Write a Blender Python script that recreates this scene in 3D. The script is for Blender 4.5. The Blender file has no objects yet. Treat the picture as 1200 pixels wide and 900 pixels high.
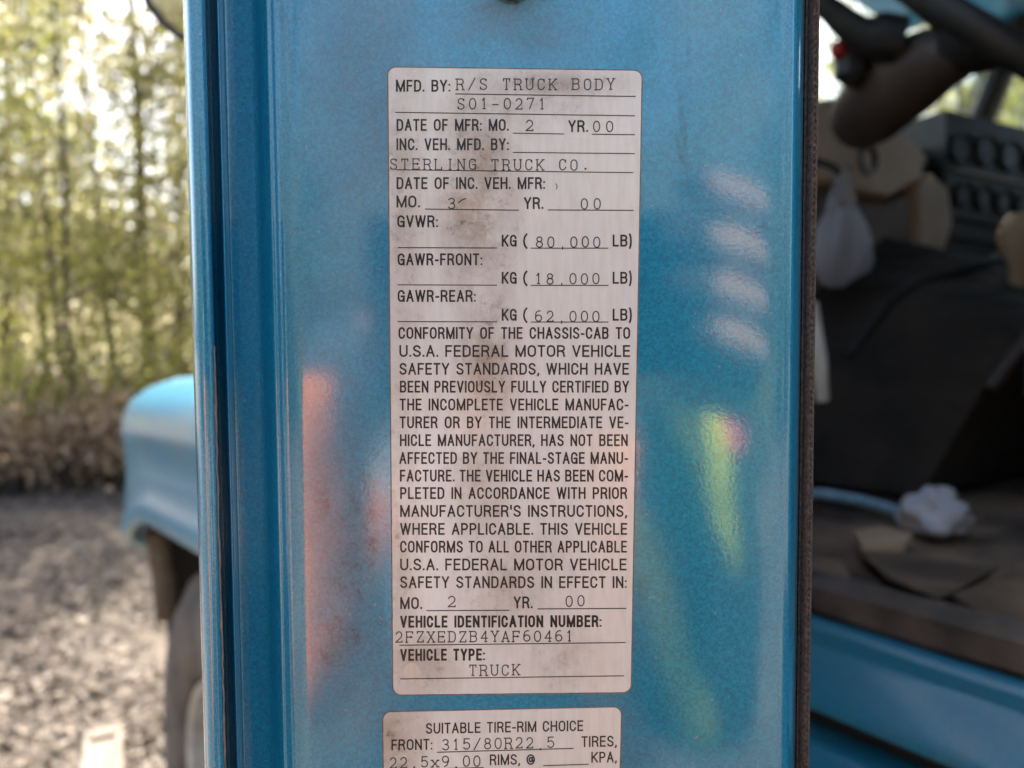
import bpy, math, random
from mathutils import Vector, Matrix, Euler
random.seed(11)
R = math.radians
scene = bpy.context.scene
C = scene.collection

# ------------------------------------------------------------------ camera
F = 901.0                                   # focal length in photo pixels (1200 wide)
PITCH, ROLL = R(3.0), R(-0.4)
CAM = Vector((0, 0, 1.6))
D = 0.193                                   # distance to the shut face of the open door
cam_d = bpy.data.cameras.new('camera')
cam = bpy.data.objects.new('camera', cam_d)
C.objects.link(cam)
cam_d.sensor_width = 36.0
cam_d.lens = 36.0 * F / 1200.0
cam_d.clip_start = 0.005
cam_d.clip_end = 600
cam_d.dof.use_dof = True
cam_d.dof.focus_distance = D + 0.001
cam_d.dof.aperture_fstop = 10.0
CM = Matrix.Translation(CAM) @ Matrix.Rotation(math.pi / 2 - PITCH, 4, 'X') @ Matrix.Rotation(ROLL, 4, 'Z')
cam.matrix_world = CM
scene.camera = cam

# ------------------------------------------------------------------ sky and sun
SUN_AZ, SUN_EL = R(-4), R(51)                # azimuth clockwise from +Y, in front of the camera
world = bpy.data.worlds.new('World')
scene.world = world
world.use_nodes = True
wn = world.node_tree
bg = wn.nodes['Background']
sky = wn.nodes.new('ShaderNodeTexSky')
sky.sky_type = 'NISHITA'
sky.sun_disc = False
sky.sun_elevation = SUN_EL
sky.sun_rotation = SUN_AZ
sky.air_density = 1.0
sky.dust_density = 5.0
wn.links.new(sky.outputs[0], bg.inputs[0])
bg.inputs[1].default_value = 0.125
sun_d = bpy.data.lights.new('sun', 'SUN')
sun_d.energy = 5.0
sun_d.angle = R(0.5)
sun_d.color = (1.0, 0.94, 0.85)
sun = bpy.data.objects.new('sun', sun_d)
C.objects.link(sun)
sdir = Vector((math.sin(SUN_AZ) * math.cos(SUN_EL), math.cos(SUN_AZ) * math.cos(SUN_EL), math.sin(SUN_EL)))
sun.rotation_euler = sdir.to_track_quat('Z', 'Y').to_euler()
sun.location = sdir * 30
vs = scene.view_settings
vs.view_transform = 'Standard'
vs.look = 'None'
vs.gamma = 1
vs.use_curve_mapping = False
vs.exposure = 2.12

# ------------------------------------------------------------------ pixel helpers
def ray(px, py):
    return (CM.to_3x3() @ Vector(((px - 600) / F, (450 - py) / F, -1.0)))

def at_y(px, py, y):
    d = ray(px, py)
    return CAM + d * (y / d.y)

def on_ground(px, py, z=0.0):
    d = ray(px, py)
    return CAM + d * ((z - CAM.z) / d.z)

# ------------------------------------------------------------------ materials
def nt(name):
    m = bpy.data.materials.new(name)
    m.use_nodes = True
    t = m.node_tree
    return m, t, t.nodes['Principled BSDF']

def N(t, typ, **kw):
    n = t.nodes.new(typ)
    for k, v in kw.items():
        setattr(n, k, v)
    return n

def noise(t, scale, detail=4, rough=0.55, coord='Object', vec=None, dist=0.0):
    n = N(t, 'ShaderNodeTexNoise')
    n.inputs['Scale'].default_value = scale
    n.inputs['Detail'].default_value = detail
    n.inputs['Roughness'].default_value = rough
    n.inputs['Distortion'].default_value = dist
    if vec is None:
        tc = N(t, 'ShaderNodeTexCoord')
        vec = tc.outputs[coord]
    t.links.new(vec, n.inputs['Vector'])
    return n

def ramp(t, src, stops):
    r = N(t, 'ShaderNodeValToRGB')
    cr = r.color_ramp
    while len(cr.elements) < len(stops):
        cr.elements.new(0.5)
    for e, (p, c) in zip(cr.elements, stops):
        e.position = p
        e.color = c if len(c) == 4 else (*c, 1)
    t.links.new(src, r.inputs[0])
    return r

def mixc(t, fac, a, b, mode='MIX'):
    m = N(t, 'ShaderNodeMix', data_type='RGBA', blend_type=mode)
    for s, i in ((fac, 0), (a, 6), (b, 7)):
        if isinstance(s, (int, float)):
            m.inputs[i].default_value = s
        elif isinstance(s, tuple):
            m.inputs[i].default_value = (*s, 1)
        else:
            t.links.new(s, m.inputs[i])
    return m.outputs[2]

def mth(t, op, a, b=None, c=None, clamp=False):
    m = N(t, 'ShaderNodeMath', operation=op)
    m.use_clamp = clamp
    for i, s in enumerate((a, b, c)):
        if s is None:
            continue
        if isinstance(s, (int, float)):
            m.inputs[i].default_value = s
        else:
            t.links.new(s, m.inputs[i])
    return m.outputs[0]

def bump(t, bsdf, h, strength=0.3, dist=0.01):
    b = N(t, 'ShaderNodeBump')
    b.inputs['Strength'].default_value = strength
    b.inputs['Distance'].default_value = dist
    t.links.new(h, b.inputs['Height'])
    t.links.new(b.outputs[0], bsdf.inputs['Normal'])
    return b

def simple(name, c1, c2=None, scale=20, rough=0.6, metal=0.0, bmp=0.2, bdist=0.003, coat=0.0, lo=0.35, hi=0.65, rvar=0.1):
    m, t, b = nt(name)
    n = noise(t, scale)
    if c2 is None:
        c2 = tuple(x * 0.75 for x in c1)
    r = ramp(t, n.outputs[0], [(lo, c1), (hi, c2)])
    t.links.new(r.outputs[0], b.inputs['Base Color'])
    rr = mth(t, 'MULTIPLY_ADD', n.outputs[0], rvar * 2, rough - rvar)
    t.links.new(rr, b.inputs['Roughness'])
    b.inputs['Metallic'].default_value = metal
    b.inputs['Coat Weight'].default_value = coat
    if bmp:
        n2 = noise(t, scale * 6, 3)
        bump(t, b, n2.outputs[0], bmp, bdist)
    return m

def glass_mat(name, tint=(0.9, 0.95, 0.93), dirt=0.05):
    m = bpy.data.materials.new(name)
    m.use_nodes = True
    t = m.node_tree
    t.nodes.clear()
    out = N(t, 'ShaderNodeOutputMaterial')
    tr = N(t, 'ShaderNodeBsdfTransparent')
    tr.inputs[0].default_value = (*tint, 1)
    gl = N(t, 'ShaderNodeBsdfGlossy')
    gl.inputs['Roughness'].default_value = 0.03
    lw = N(t, 'ShaderNodeLayerWeight')
    lw.inputs[0].default_value = 0.5
    fr_out = mth(t, 'MULTIPLY_ADD', mth(t, 'POWER', lw.outputs['Facing'], 5.0), 0.8, 0.05, clamp=True)
    mx = N(t, 'ShaderNodeMixShader')
    t.links.new(fr_out, mx.inputs[0])
    t.links.new(tr.outputs[0], mx.inputs[1])
    t.links.new(gl.outputs[0], mx.inputs[2])
    df = N(t, 'ShaderNodeBsdfDiffuse')
    df.inputs[0].default_value = (0.5, 0.48, 0.42, 1)
    n = noise(t, 6)
    mx2 = N(t, 'ShaderNodeMixShader')
    t.links.new(mth(t, 'MULTIPLY', n.outputs[0], dirt * 2), mx2.inputs[0])
    t.links.new(mx.outputs[0], mx2.inputs[1])
    t.links.new(df.outputs[0], mx2.inputs[2])
    t.links.new(mx2.outputs[0], out.inputs[0])
    return m

def blob(t, pos, px, py, sx, sy, ang=0.0):
    """soft elliptical spot on the door plane (x, z in metres), 1 in the middle, 0 at the rim"""
    w = at_y(px, py, D)
    k = D / F
    mp = N(t, 'ShaderNodeMapping', vector_type='TEXTURE')
    mp.inputs['Location'].default_value = (w.x, D, w.z)
    mp.inputs['Rotation'].default_value = (0, ang, 0)
    mp.inputs['Scale'].default_value = (sx * k, 1.0, sy * k)
    t.links.new(pos, mp.inputs['Vector'])
    g = N(t, 'ShaderNodeTexGradient', gradient_type='SPHERICAL')
    t.links.new(mp.outputs[0], g.inputs[0])
    return g.outputs['Fac']

def paint_mat(name, door=False):
    m, t, b = nt(name)
    tc = N(t, 'ShaderNodeTexCoord')
    pos = tc.outputs['Object']
    big = noise(t, 9 if door else 2.5, 3, vec=pos)
    flake = noise(t, 1500 if door else 500, 2, 0.7, vec=pos)
    base = ramp(t, big.outputs[0], [(0.3, (0.001, 0.25, 0.45)), (0.7, (0.002, 0.295, 0.50))] if door else [(0.3, (0.008, 0.19, 0.33)), (0.7, (0.016, 0.23, 0.37))])
    fl = ramp(t, flake.outputs[0], [(0.36, (0.72, 0.75, 0.78)), (0.64, (1.25, 1.22, 1.2))])
    col = mixc(t, 1.0, base.outputs[0], fl.outputs[0], 'MULTIPLY')
    rough = 0.36
    if door:
        # road dust and grime left on the jamb
        fine = noise(t, 260, 6, 0.7, vec=pos)
        med = noise(t, 70, 5, 0.65, vec=pos)
        dustmask = None
        for (px, py, sx, sy, a, k) in ((430, 120, 90, 230, 0, .8), (400, 520, 75, 260, 0, .75), (600, 20, 120, 40, 0, .9),
                                       (640, 45, 70, 40, 0, .7), (430, 800, 110, 120, 0, .7), (420, 400, 80, 160, 0, .5), (760, 690, 60, 120, 0, .3)):
            bl = mth(t, 'MULTIPLY', blob(t, pos, px, py, sx, sy, a), k)
            dustmask = bl if dustmask is None else mth(t, 'MAXIMUM', dustmask, bl)
        dm = mth(t, 'MULTIPLY', dustmask, mth(t, 'MULTIPLY_ADD', med.outputs[0], 1.7, -0.1, clamp=True), clamp=True)
        col = mixc(t, mth(t, 'MULTIPLY', dm, 0.55), col, (0.30, 0.27, 0.28))
        sp = ramp(t, fine.outputs[0], [(0.52, (0, 0, 0)), (0.66, (1, 1, 1))])
        # darker oily smears
        sm = None
        for (px, py, sx, sy, a, k) in ((415, 650, 50, 130, 0, 1.7), (400, 745, 36, 60, .5, 1.9), (385, 590, 30, 110, 0, 1.), (440, 720, 60, 90, 0, .7), (600, -6, 60, 26, 0, 3.2), (575, 4, 30, 14, 0, 2.),
                                       (800, 145, 6, 60, -.1, 1.9), (806, 80, 4, 90, 0, .8), (797, 178, 5, 22, -.2, 2.2), (790, 60, 3, 60, .05, .7), (752, 690, 12, 25, 0, 1.1), (835, 215, 16, 5, .3, .5)):
            bl = mth(t, 'MULTIPLY', blob(t, pos, px, py, sx, sy, a), k)
            sm = bl if sm is None else mth(t, 'MAXIMUM', sm, bl)
        smk = mth(t, 'MULTIPLY', sm, mth(t, 'MULTIPLY_ADD', sp.outputs[0], 0.45, 0.16), clamp=True)
        col = mixc(t, smk, col, (0.055, 0.04, 0.03))
        # thin film of dust specks everywhere
        spk = noise(t, 900, 2, 0.5, vec=pos)
        spr = ramp(t, spk.outputs[0], [(0.70, (0, 0, 0)), (0.76, (1, 1, 1))])
        col = mixc(t, mth(t, 'MULTIPLY', spr.outputs[0], 0.35), col, (0.45, 0.45, 0.42))
        rgh = mth(t, 'ADD', mth(t, 'MULTIPLY', dm, 0.25), rough)
        t.links.new(rgh, b.inputs['Roughness'])
        t.links.new(mth(t, 'SUBTRACT', 1.0, mth(t, 'MULTIPLY', mth(t, 'MAXIMUM', dm, smk), 0.8)), b.inputs['Coat Weight'])
    else:
        dust = ramp(t, big.outputs[0], [(0.5, (0, 0, 0)), (0.75, (1, 1, 1))])
        col = mixc(t, mth(t, 'MULTIPLY_ADD', dust.outputs[0], 0.3, 0.10), col, (0.11, 0.30, 0.33))
        chip = noise(t, 16, 6, 0.7, vec=pos)
        cr = ramp(t, chip.outputs[0], [(0.655, (0, 0, 0)), (0.675, (1, 1, 1))])
        col = mixc(t, mth(t, 'MULTIPLY', cr.outputs[0], 0.8), col, (0.36, 0.29, 0.22))
        mud = noise(t, 5, 8, 0.7, vec=pos)
        mr = ramp(t, mud.outputs[0], [(0.5, (0, 0, 0)), (0.72, (1, 1, 1))])
        col = mixc(t, mth(t, 'MULTIPLY', mr.outputs[0], 0.45), col, (0.20, 0.165, 0.13))
        b.inputs['Roughness'].default_value = rough
        b.inputs['Coat Weight'].default_value = 0.5
    t.links.new(col, b.inputs['Base Color'])
    b.inputs['Metallic'].default_value = 0.2 if door else 0.0
    b.inputs['Coat Roughness'].default_value = 0.09 if door else 0.15
    b.inputs['Coat IOR'].default_value = 1.93 if door else 1.5
    # orange peel
    op = noise(t, 1000 if door else 120, 2, vec=pos)
    bump(t, b, mth(t, 'ADD', op.outputs[0], mth(t, 'MULTIPLY', flake.outputs[0], 0.35)), 0.028 if door else 0.06, 0.0005)
    bp = b.inputs['Normal'].links[0].from_node
    t.links.new(bp.outputs[0], b.inputs['Coat Normal'])
    return m

def label_mat():
    m, t, b = nt('label_vinyl')
    tc = N(t, 'ShaderNodeTexCoord')
    pos = tc.outputs['Object']
    n1 = noise(t, 60, 6, 0.7, vec=pos)
    n2 = noise(t, 380, 5, 0.75, vec=pos)
    mask = None
    for (px, py, sx, sy, a, k) in ((560, 230, 62, 170, 0, 1.4), (570, 400, 48, 140, 0, 1.2), (640, 100, 130, 26, 0, 1.2), (560, 560, 50, 130, 0, .8), (600, 680, 90, 100, 0, .7),
                                   (660, 775, 60, 60, 0, .8), (490, 780, 60, 60, 0, .9), (470, 200, 40, 300, 0, .8), (465, 600, 34, 320, 0, .8),
                                   (460, 860, 60, 90, 0, 1.), (610, 130, 110, 40, 0, .8)):
        bl = mth(t, 'MULTIPLY', blob(t, pos, px, py, sx, sy, a), k)
        mask = bl if mask is None else mth(t, 'MAXIMUM', mask, bl)
    d = mth(t, 'MULTIPLY', mask, mth(t, 'MULTIPLY_ADD', n1.outputs[0], 3.4, -1.0, clamp=True), clamp=True)
    col = mixc(t, mth(t, 'MULTIPLY', d, 0.85), (0.90, 0.885, 0.84), (0.42, 0.325, 0.24))
    spk = ramp(t, n2.outputs[0], [(0.54, (0, 0, 0)), (0.70, (1, 1, 1))])
    col = mixc(t, mth(t, 'MULTIPLY', spk.outputs[0], mth(t, 'MULTIPLY', d, 0.95)), col, (0.15, 0.11, 0.09))
    col = mixc(t, mth(t, 'GREATER_THAN', mth(t, 'ADD', blob(t, pos, 483, 787, 17, 19), mth(t, 'MULTIPLY', n1.outputs[0], 0.35)), 0.62), col, (0.78, 0.70, 0.60))
    vt = N(t, 'ShaderNodeMapping')
    vt.inputs['Scale'].default_value = (40, 40, 6)
    t.links.new(pos, vt.inputs['Vector'])
    n3 = noise(t, 18, 3, vec=vt.outputs[0])
    st = ramp(t, n3.outputs[0], [(0.4, (1, 1, 1)), (0.7, (0.93, 0.91, 0.89))])
    col = mixc(t, 1.0, col, st.outputs[0], 'MULTIPLY')
    t.links.new(col, b.inputs['Base Color'])
    b.inputs['Roughness'].default_value = 0.32
    b.inputs['Coat Weight'].default_value = 0.5
    b.inputs['Coat Roughness'].default_value = 0.10
    b.inputs['Coat IOR'].default_value = 1.9
    bump(t, b, n2.outputs[0], 0.08, 0.0003)
    return m

def ink_mat(name, c):
    m, t, b = nt(name)
    n = noise(t, 700, 4, 0.7)
    n2 = noise(t, 40, 3)
    r = ramp(t, mth(t, 'ADD', mth(t, 'MULTIPLY', n.outputs[0], 0.6), mth(t, 'MULTIPLY', n2.outputs[0], 0.5)),
             [(0.5, c), (0.80, tuple(x * 2 + 0.05 for x in c))])
    t.links.new(r.outputs[0], b.inputs['Base Color'])
    b.inputs['Roughness'].default_value = 0.4
    return m

def leaf_mat(name, c1, c2, trans=0.45, rough=0.38):
    m = bpy.data.materials.new(name)
    m.use_nodes = True
    t = m.node_tree
    t.nodes.clear()
    out = N(t, 'ShaderNodeOutputMaterial')
    geo = N(t, 'ShaderNodeNewGeometry')
    r = ramp(t, geo.outputs['Random Per Island'], [(0.0, c1), (1.0, c2)])
    df = N(t, 'ShaderNodeBsdfPrincipled')
    df.inputs['Roughness'].default_value = rough
    t.links.new(r.outputs[0], df.inputs['Base Color'])
    tl = N(t, 'ShaderNodeBsdfTranslucent')
    t.links.new(r.outputs[0], tl.inputs[0])
    mx = N(t, 'ShaderNodeMixShader')
    mx.inputs[0].default_value = trans
    t.links.new(df.outputs[0], mx.inputs[1])
    t.links.new(tl.outputs[0], mx.inputs[2])
    t.links.new(mx.outputs[0], out.inputs[0])
    return m

def ground_mat():
    m, t, b = nt('forest_floor')
    n = noise(t, 0.9, 6, 0.6)
    n2 = noise(t, 14, 8, 0.75)
    r = ramp(t, mth(t, 'ADD', mth(t, 'MULTIPLY', n.outputs[0], 0.5), mth(t, 'MULTIPLY', n2.outputs[0], 0.5)),
             [(0.36, (0.045, 0.034, 0.026)), (0.5, (0.11, 0.085, 0.063)), (0.64, (0.20, 0.165, 0.13))])
    t.links.new(r.outputs[0], b.inputs['Base Color'])
    b.inputs['Roughness'].default_value = 0.95
    bump(t, b, n2.outputs[0], 0.7, 0.05)
    return m

def weave_mat():
    m, t, b = nt('weatherstrip_fabric')
    n = noise(t, 900, 4, 0.7)
    r = ramp(t, n.outputs[0], [(0.35, (0.065, 0.052, 0.045)), (0.7, (0.20, 0.165, 0.14))])
    t.links.new(r.outputs[0], b.inputs['Base Color'])
    b.inputs['Roughness'].default_value = 0.9
    bump(t, b, n.outputs[0], 0.5, 0.0006)
    return m

def sleeve_mat(name, side):
    """grey sleeve with lime and pink (right) or orange (left) patches cut to the wanted door reflections"""
    m, t, b = nt(name)
    tc = N(t, 'ShaderNodeTexCoord')
    sx = N(t, 'ShaderNodeSeparateXYZ')
    t.links.new(tc.outputs['Object'], sx.inputs[0])
    x, z = sx.outputs[0], sx.outputs[2]
    wob = noise(t, 40, 3)
    x = mth(t, 'ADD', x, mth(t, 'MULTIPLY_ADD', wob.outputs[0], 0.006, -0.003))
    grey = (0.05, 0.06, 0.075)
    def band(xl, kl, xr, kr, z0):
        dz = mth(t, 'SUBTRACT', z0, z)
        l_ = mth(t, 'GREATER_THAN', x, mth(t, 'MULTIPLY_ADD', dz, kl, xl))
        r_ = mth(t, 'LESS_THAN', x, mth(t, 'MULTIPLY_ADD', dz, kr, xr))
        return mth(t, 'MULTIPLY', l_, r_)
    if side > 0:  # patch outlines follow the lit shapes to be mirrored in the door paint
        s1 = band(.082, .46, .113, .17, 1.567)
        s2 = band(.060, .30, .077, .34, 1.505)
        s2 = mth(t, 'MULTIPLY', s2, mth(t, 'LESS_THAN', z, 1.505))
        s3 = mth(t, 'MULTIPLY', band(.113, .17, .124, .17, 1.567), mth(t, 'GREATER_THAN', z, 1.54))
        col = mixc(t, mth(t, 'MAXIMUM', s1, s2), grey, (0.88, 1.0, 0.07))
        col = mixc(t, s3, col, (1.0, 0.16, 0.14))
    else:
        col = mixc(t, mth(t, 'MULTIPLY', mth(t, 'LESS_THAN', x, -.104), mth(t, 'LESS_THAN', z, 1.583)), grey, (1.0, 0.27, 0.04))
    t.links.new(col, b.inputs['Base Color'])
    b.inputs['Roughness'].default_value = 0.7
    n3 = noise(t, 25, 3)
    bump(t, b, n3.outputs[0], 0.4, 0.015)
    return m

M = {}
M['door_paint'] = paint_mat('door_paint', True)
M['paint'] = paint_mat('truck_paint')
M['label'] = label_mat()
M['ink'] = ink_mat('print_ink', (0.018, 0.014, 0.013))
M['type_ink'] = ink_mat('typewriter_ink', (0.030, 0.024, 0.024))
M['grime'] = simple('label_edge_grime', (0.16, 0.11, 0.085), (0.28, 0.22, 0.18), 300, 0.9, bmp=0)
M['sealant'] = simple('dried_sealant', (0.36, 0.29, 0.22), (0.2, 0.16, 0.13), 200, 0.8, bmp=0.4, bdist=0.0005)
M['weave'] = weave_mat()
M['rust'] = simple('rust', (0.15, 0.095, 0.06), (0.07, 0.05, 0.04), 400, 0.9, bmp=0.5, bdist=0.0005)
M['black_plastic'] = simple('black_plastic', (0.018, 0.018, 0.019), (0.035, 0.033, 0.030), 30, 0.5, bmp=0.15)
M['rubber'] = simple('black_rubber', (0.02, 0.019, 0.018), (0.04, 0.036, 0.032), 40, 0.75)
M['tyre'] = simple('dusty_tyre', (0.045, 0.04, 0.036), (0.16, 0.13, 0.105), 9, 0.9, lo=0.3, hi=0.6)
M['wheel_steel'] = simple('pale_wheel_steel', (0.62, 0.60, 0.56), (0.40, 0.36, 0.31), 14, 0.5, bmp=0.1)
M['bracket'] = simple('dusty_tan_steel', (0.20, 0.155, 0.11), (0.11, 0.083, 0.06), 16, 0.8)
M['chrome'] = simple('chrome', (0.7, 0.7, 0.7), (0.55, 0.55, 0.55), 12, 0.18, metal=1.0, bmp=0)
M['mirror'] = simple('mirror_glass', (0.85, 0.86, 0.87), (0.8, 0.8, 0.8), 3, 0.06, metal=1.0, bmp=0, rvar=0.02)
M['glass'] = glass_mat('window_glass', dirt=0.008)
M['beige'] = simple('beige_trim', (0.62, 0.44, 0.285), (0.50, 0.355, 0.225), 12, 0.65)
M['brown_plastic'] = simple('grey_brown_shroud', (0.115, 0.085, 0.068), (0.075, 0.056, 0.046), 12, 0.5)
M['brown_trim'] = simple('brown_trim', (0.20, 0.135, 0.085), (0.14, 0.095, 0.062), 10, 0.7)
M['dash'] = simple('charcoal_dash', (0.016, 0.016, 0.017), (0.030, 0.029, 0.028), 22, 0.4)
M['carpet'] = simple('dusty_black_carpet', (0.020, 0.016, 0.013), (0.075, 0.055, 0.04), 4.5, 0.95, bmp=0.8, bdist=0.02, lo=0.4, hi=0.72)
M['headliner'] = simple('grey_headliner', (0.15, 0.135, 0.12), (0.11, 0.10, 0.09), 14, 0.95)
M['floor_mat'] = simple('dirty_floor_mat', (0.045, 0.033, 0.026), (0.30, 0.20, 0.13), 7, 0.85, lo=0.38, hi=0.66, bmp=0.5, bdist=0.01)
M['cardboard'] = simple('worn_cardboard', (0.36, 0.245, 0.155), (0.09, 0.062, 0.042), 6, 0.85, bmp=0.3)
M['sill_mat'] = simple('mauve_brown_mat_edge', (0.15, 0.115, 0.10), (0.05, 0.04, 0.036), 14, 0.7, bmp=0.4)
M['red'] = simple('red_plastic', (0.5, 0.02, 0.015), (0.4, 0.015, 0.012), 30, 0.4, bmp=0)
M['gauge'] = simple('gauge_face', (0.05, 0.055, 0.06), (0.10, 0.10, 0.11), 60, 0.3, bmp=0)
M['silver'] = simple('silver_trim', (0.5, 0.52, 0.54), (0.4, 0.4, 0.42), 20, 0.3, metal=0.8, bmp=0)
M['bark'] = simple('grey_brown_bark', (0.055, 0.043, 0.033), (0.12, 0.098, 0.077), 7, 0.95, bmp=0.9, bdist=0.04)
M['ground'] = ground_mat()
M['pale_wood'] = simple('weathered_pale_board', (0.20, 0.165, 0.13), (0.13, 0.105, 0.08), 9, 0.85, bmp=0.4)

# ------------------------------------------------------------------ mesh helpers
class MB:
    def __init__(s):
        s.v, s.f, s.m = [], [], []
    def add(s, verts, faces, mi=0):
        o = len(s.v)
        s.v += [tuple(p) for p in verts]
        s.f += [tuple(i + o for i in f) for f in faces]
        s.m += [mi] * len(faces)
    def box(s, a, b, mi=0, ch=0.0, M4=None):
        x0, y0, z0 = (min(p, q) for p, q in zip(a, b))
        x1, y1, z1 = (max(p, q) for p, q in zip(a, b))
        c = min(ch, (x1 - x0) * .45, (y1 - y0) * .45, (z1 - z0) * .45)
        if c <= 0:
            vs_ = [(x, y, z) for x in (x0, x1) for y in (y0, y1) for z in (z0, z1)]
            fs = [(0, 1, 3, 2), (4, 6, 7, 5), (0, 4, 5, 1), (2, 3, 7, 6), (0, 2, 6, 4), (1, 5, 7, 3)]
        else:
            vs_, fs, idx = [], [], {}
            for i, x in enumerate((x0, x1)):
                for j, y in enumerate((y0, y1)):
                    for k, z in enumerate((z0, z1)):
                        sx, sy, sz = (1 - 2 * i) * c, (1 - 2 * j) * c, (1 - 2 * k) * c
                        for ax, p in enumerate(((x, y + sy, z + sz), (x + sx, y, z + sz), (x + sx, y + sy, z))):
                            idx[(i, j, k, ax)] = len(vs_)
                            vs_.append(p)
            for i in (0, 1):
                fs.append([idx[(i, j, k, 0)] for j, k in ((0, 0), (0, 1), (1, 1), (1, 0))])
                fs.append([idx[(j, i, k, 1)] for j, k in ((0, 0), (0, 1), (1, 1), (1, 0))])
                fs.append([idx[(j, k, i, 2)] for j, k in ((0, 0), (0, 1), (1, 1), (1, 0))])
            for a_ in (0, 1):
                for b_ in (0, 1):
                    fs.append([idx[(a_, b_, 0, 0)], idx[(a_, b_, 1, 0)], idx[(a_, b_, 1, 1)], idx[(a_, b_, 0, 1)]])
                    fs.append([idx[(a_, 0, b_, 0)], idx[(a_, 1, b_, 0)], idx[(a_, 1, b_, 2)], idx[(a_, 0, b_, 2)]])
                    fs.append([idx[(0, a_, b_, 1)], idx[(1, a_, b_, 1)], idx[(1, a_, b_, 2)], idx[(0, a_, b_, 2)]])
                    for c_ in (0, 1):
                        fs.append([idx[(a_, b_, c_, 0)], idx[(a_, b_, c_, 1)], idx[(a_, b_, c_, 2)]])
        if M4 is not None:
            vs_ = [M4 @ Vector(p) for p in vs_]
        s.add(vs_, fs, mi)
        return s
    def tube(s, pts, rads, n=10, mi=0, caps=True, flat=1.0):
        pts = [Vector(p) for p in pts]
        if not isinstance(rads, (list, tuple)):
            rads = [rads] * len(pts)
        vs_, fs = [], []
        up = None
        for i, p in enumerate(pts):
            d = (pts[min(i + 1, len(pts) - 1)] - pts[max(i - 1, 0)]).normalized()
            if up is None:
                up = d.orthogonal().normalized()
            up = (up - d * up.dot(d))
            up = up.normalized() if up.length > 1e-6 else d.orthogonal().normalized()
            sd = d.cross(up)
            for k in range(n):
                a = 2 * math.pi * k / n
                vs_.append(p + (up * math.cos(a) * flat + sd * math.sin(a)) * rads[i])
        for i in range(len(pts) - 1):
            for k in range(n):
                fs.append((i * n + k, i * n + (k + 1) % n, (i + 1) * n + (k + 1) % n, (i + 1) * n + k))
        if caps:
            fs.append(tuple(range(n))[::-1])
            fs.append(tuple((len(pts) - 1) * n + k for k in range(n)))
        s.add(vs_, fs, mi)
        return s
    def lathe(s, prof, n=32, M4=None, mi=0, close=False):
        """prof: (radius, height) revolved about local Z"""
        M4 = M4 or Matrix.Identity(4)
        vs_, fs = [], []
        for r_, h in prof:
            for k in range(n):
                a = 2 * math.pi * k / n
                vs_.append(M4 @ Vector((r_ * math.cos(a), r_ * math.sin(a), h)))
        L = len(prof)
        for i in range(L if close else L - 1):
            j = (i + 1) % L
            for k in range(n):
                fs.append((i * n + k, i * n + (k + 1) % n, j * n + (k + 1) % n, j * n + k))
        s.add(vs_, fs, mi)
        return s
    def grid(s, rows, mi=0, closed=False):
        n = len(rows[0])
        vs_ = [p for r_ in rows for p in r_]
        fs = []
        for i in range(len(rows) - 1):
            for k in range(n if closed else n - 1):
                k2 = (k + 1) % n
                fs.append((i * n + k, i * n + k2, (i + 1) * n + k2, (i + 1) * n + k))
        s.add(vs_, fs, mi)
        return s
    def build(s, name, mats, parent=None, smooth=True, world_coords=False, solid=0.0, auto=35):
        me = bpy.data.meshes.new(name)
        me.from_pydata(s.v, [], s.f)
        if not isinstance(mats, (list, tuple)):
            mats = [mats]
        for m in mats:
            me.materials.append(M[m] if isinstance(m, str) else m)
        if len(mats) > 1:
            me.polygons.foreach_set('material_index', s.m)
        me.polygons.foreach_set('use_smooth', [smooth] * len(me.polygons))
        me.update()
        if smooth and auto:
            me.set_sharp_from_angle(angle=R(auto))
        o = bpy.data.objects.new(name, me)
        C.objects.link(o)
        if solid:
            md = o.modifiers.new('thick', 'SOLIDIFY')
            md.thickness = solid
            md.offset = 0
        if parent is not None:
            o.parent = parent
            if world_coords:
                o.matrix_parent_inverse = wmat(parent).inverted()
        return o

def wmat(o):
    m = o.matrix_basis.copy()
    if o.parent is not None:
        m = wmat(o.parent) @ o.matrix_parent_inverse @ m
    return m

def tag(o, label, cat, group=None, kind=None):
    o['label'] = label
    o['category'] = cat
    if group:
        o['group'] = group
    if kind:
        o['kind'] = kind
    return o

def empty(name, loc=(0, 0, 0), rz=0.0):
    o = bpy.data.objects.new(name, None)
    o.empty_display_size = 0.2
    C.objects.link(o)
    o.location = loc
    o.rotation_euler = (0, 0, rz)
    return o

def struct(o):
    o['kind'] = 'structure'
    return o

def copy_tree(o, parent=None):
    c = o.copy()
    C.objects.link(c)
    c.parent = parent
    for ch in o.children:
        copy_tree(ch, c)
    return c

def spline(pts, per=8):
    out = []
    P = [Vector(p) for p in pts]
    for i in range(len(P) - 1):
        p0, p1, p2, p3 = P[max(i - 1, 0)], P[i], P[i + 1], P[min(i + 2, len(P) - 1)]
        for k in range(per):
            t = k / per
            out.append(0.5 * ((2 * p1) + (p2 - p0) * t + (2 * p0 - 5 * p1 + 4 * p2 - p3) * t * t + (3 * p1 - p0 - 3 * p2 + p3) * t ** 3))
    out.append(P[-1])
    return out

# ------------------------------------------------------------------ ground
def gh(x, y):
    return 0.05 * math.sin(x * .7 + 1) * math.cos(y * .55) * min(1, max(0, (math.hypot(x, y) - 5) / 6))
rows = []
nn = 90
for i in range(nn + 1):
    row = []
    for j in range(nn + 1):
        u, v = (i / nn * 2 - 1), (j / nn * 2 - 1)
        x, y = math.copysign(abs(u) ** 2.2, u) * 160, math.copysign(abs(v) ** 2.2, v) * 160
        row.append((x, y, gh(x, y)))
    rows.append(row)
struct(MB().grid([r_[::-1] for r_ in rows]).build('ground', 'ground'))

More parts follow.
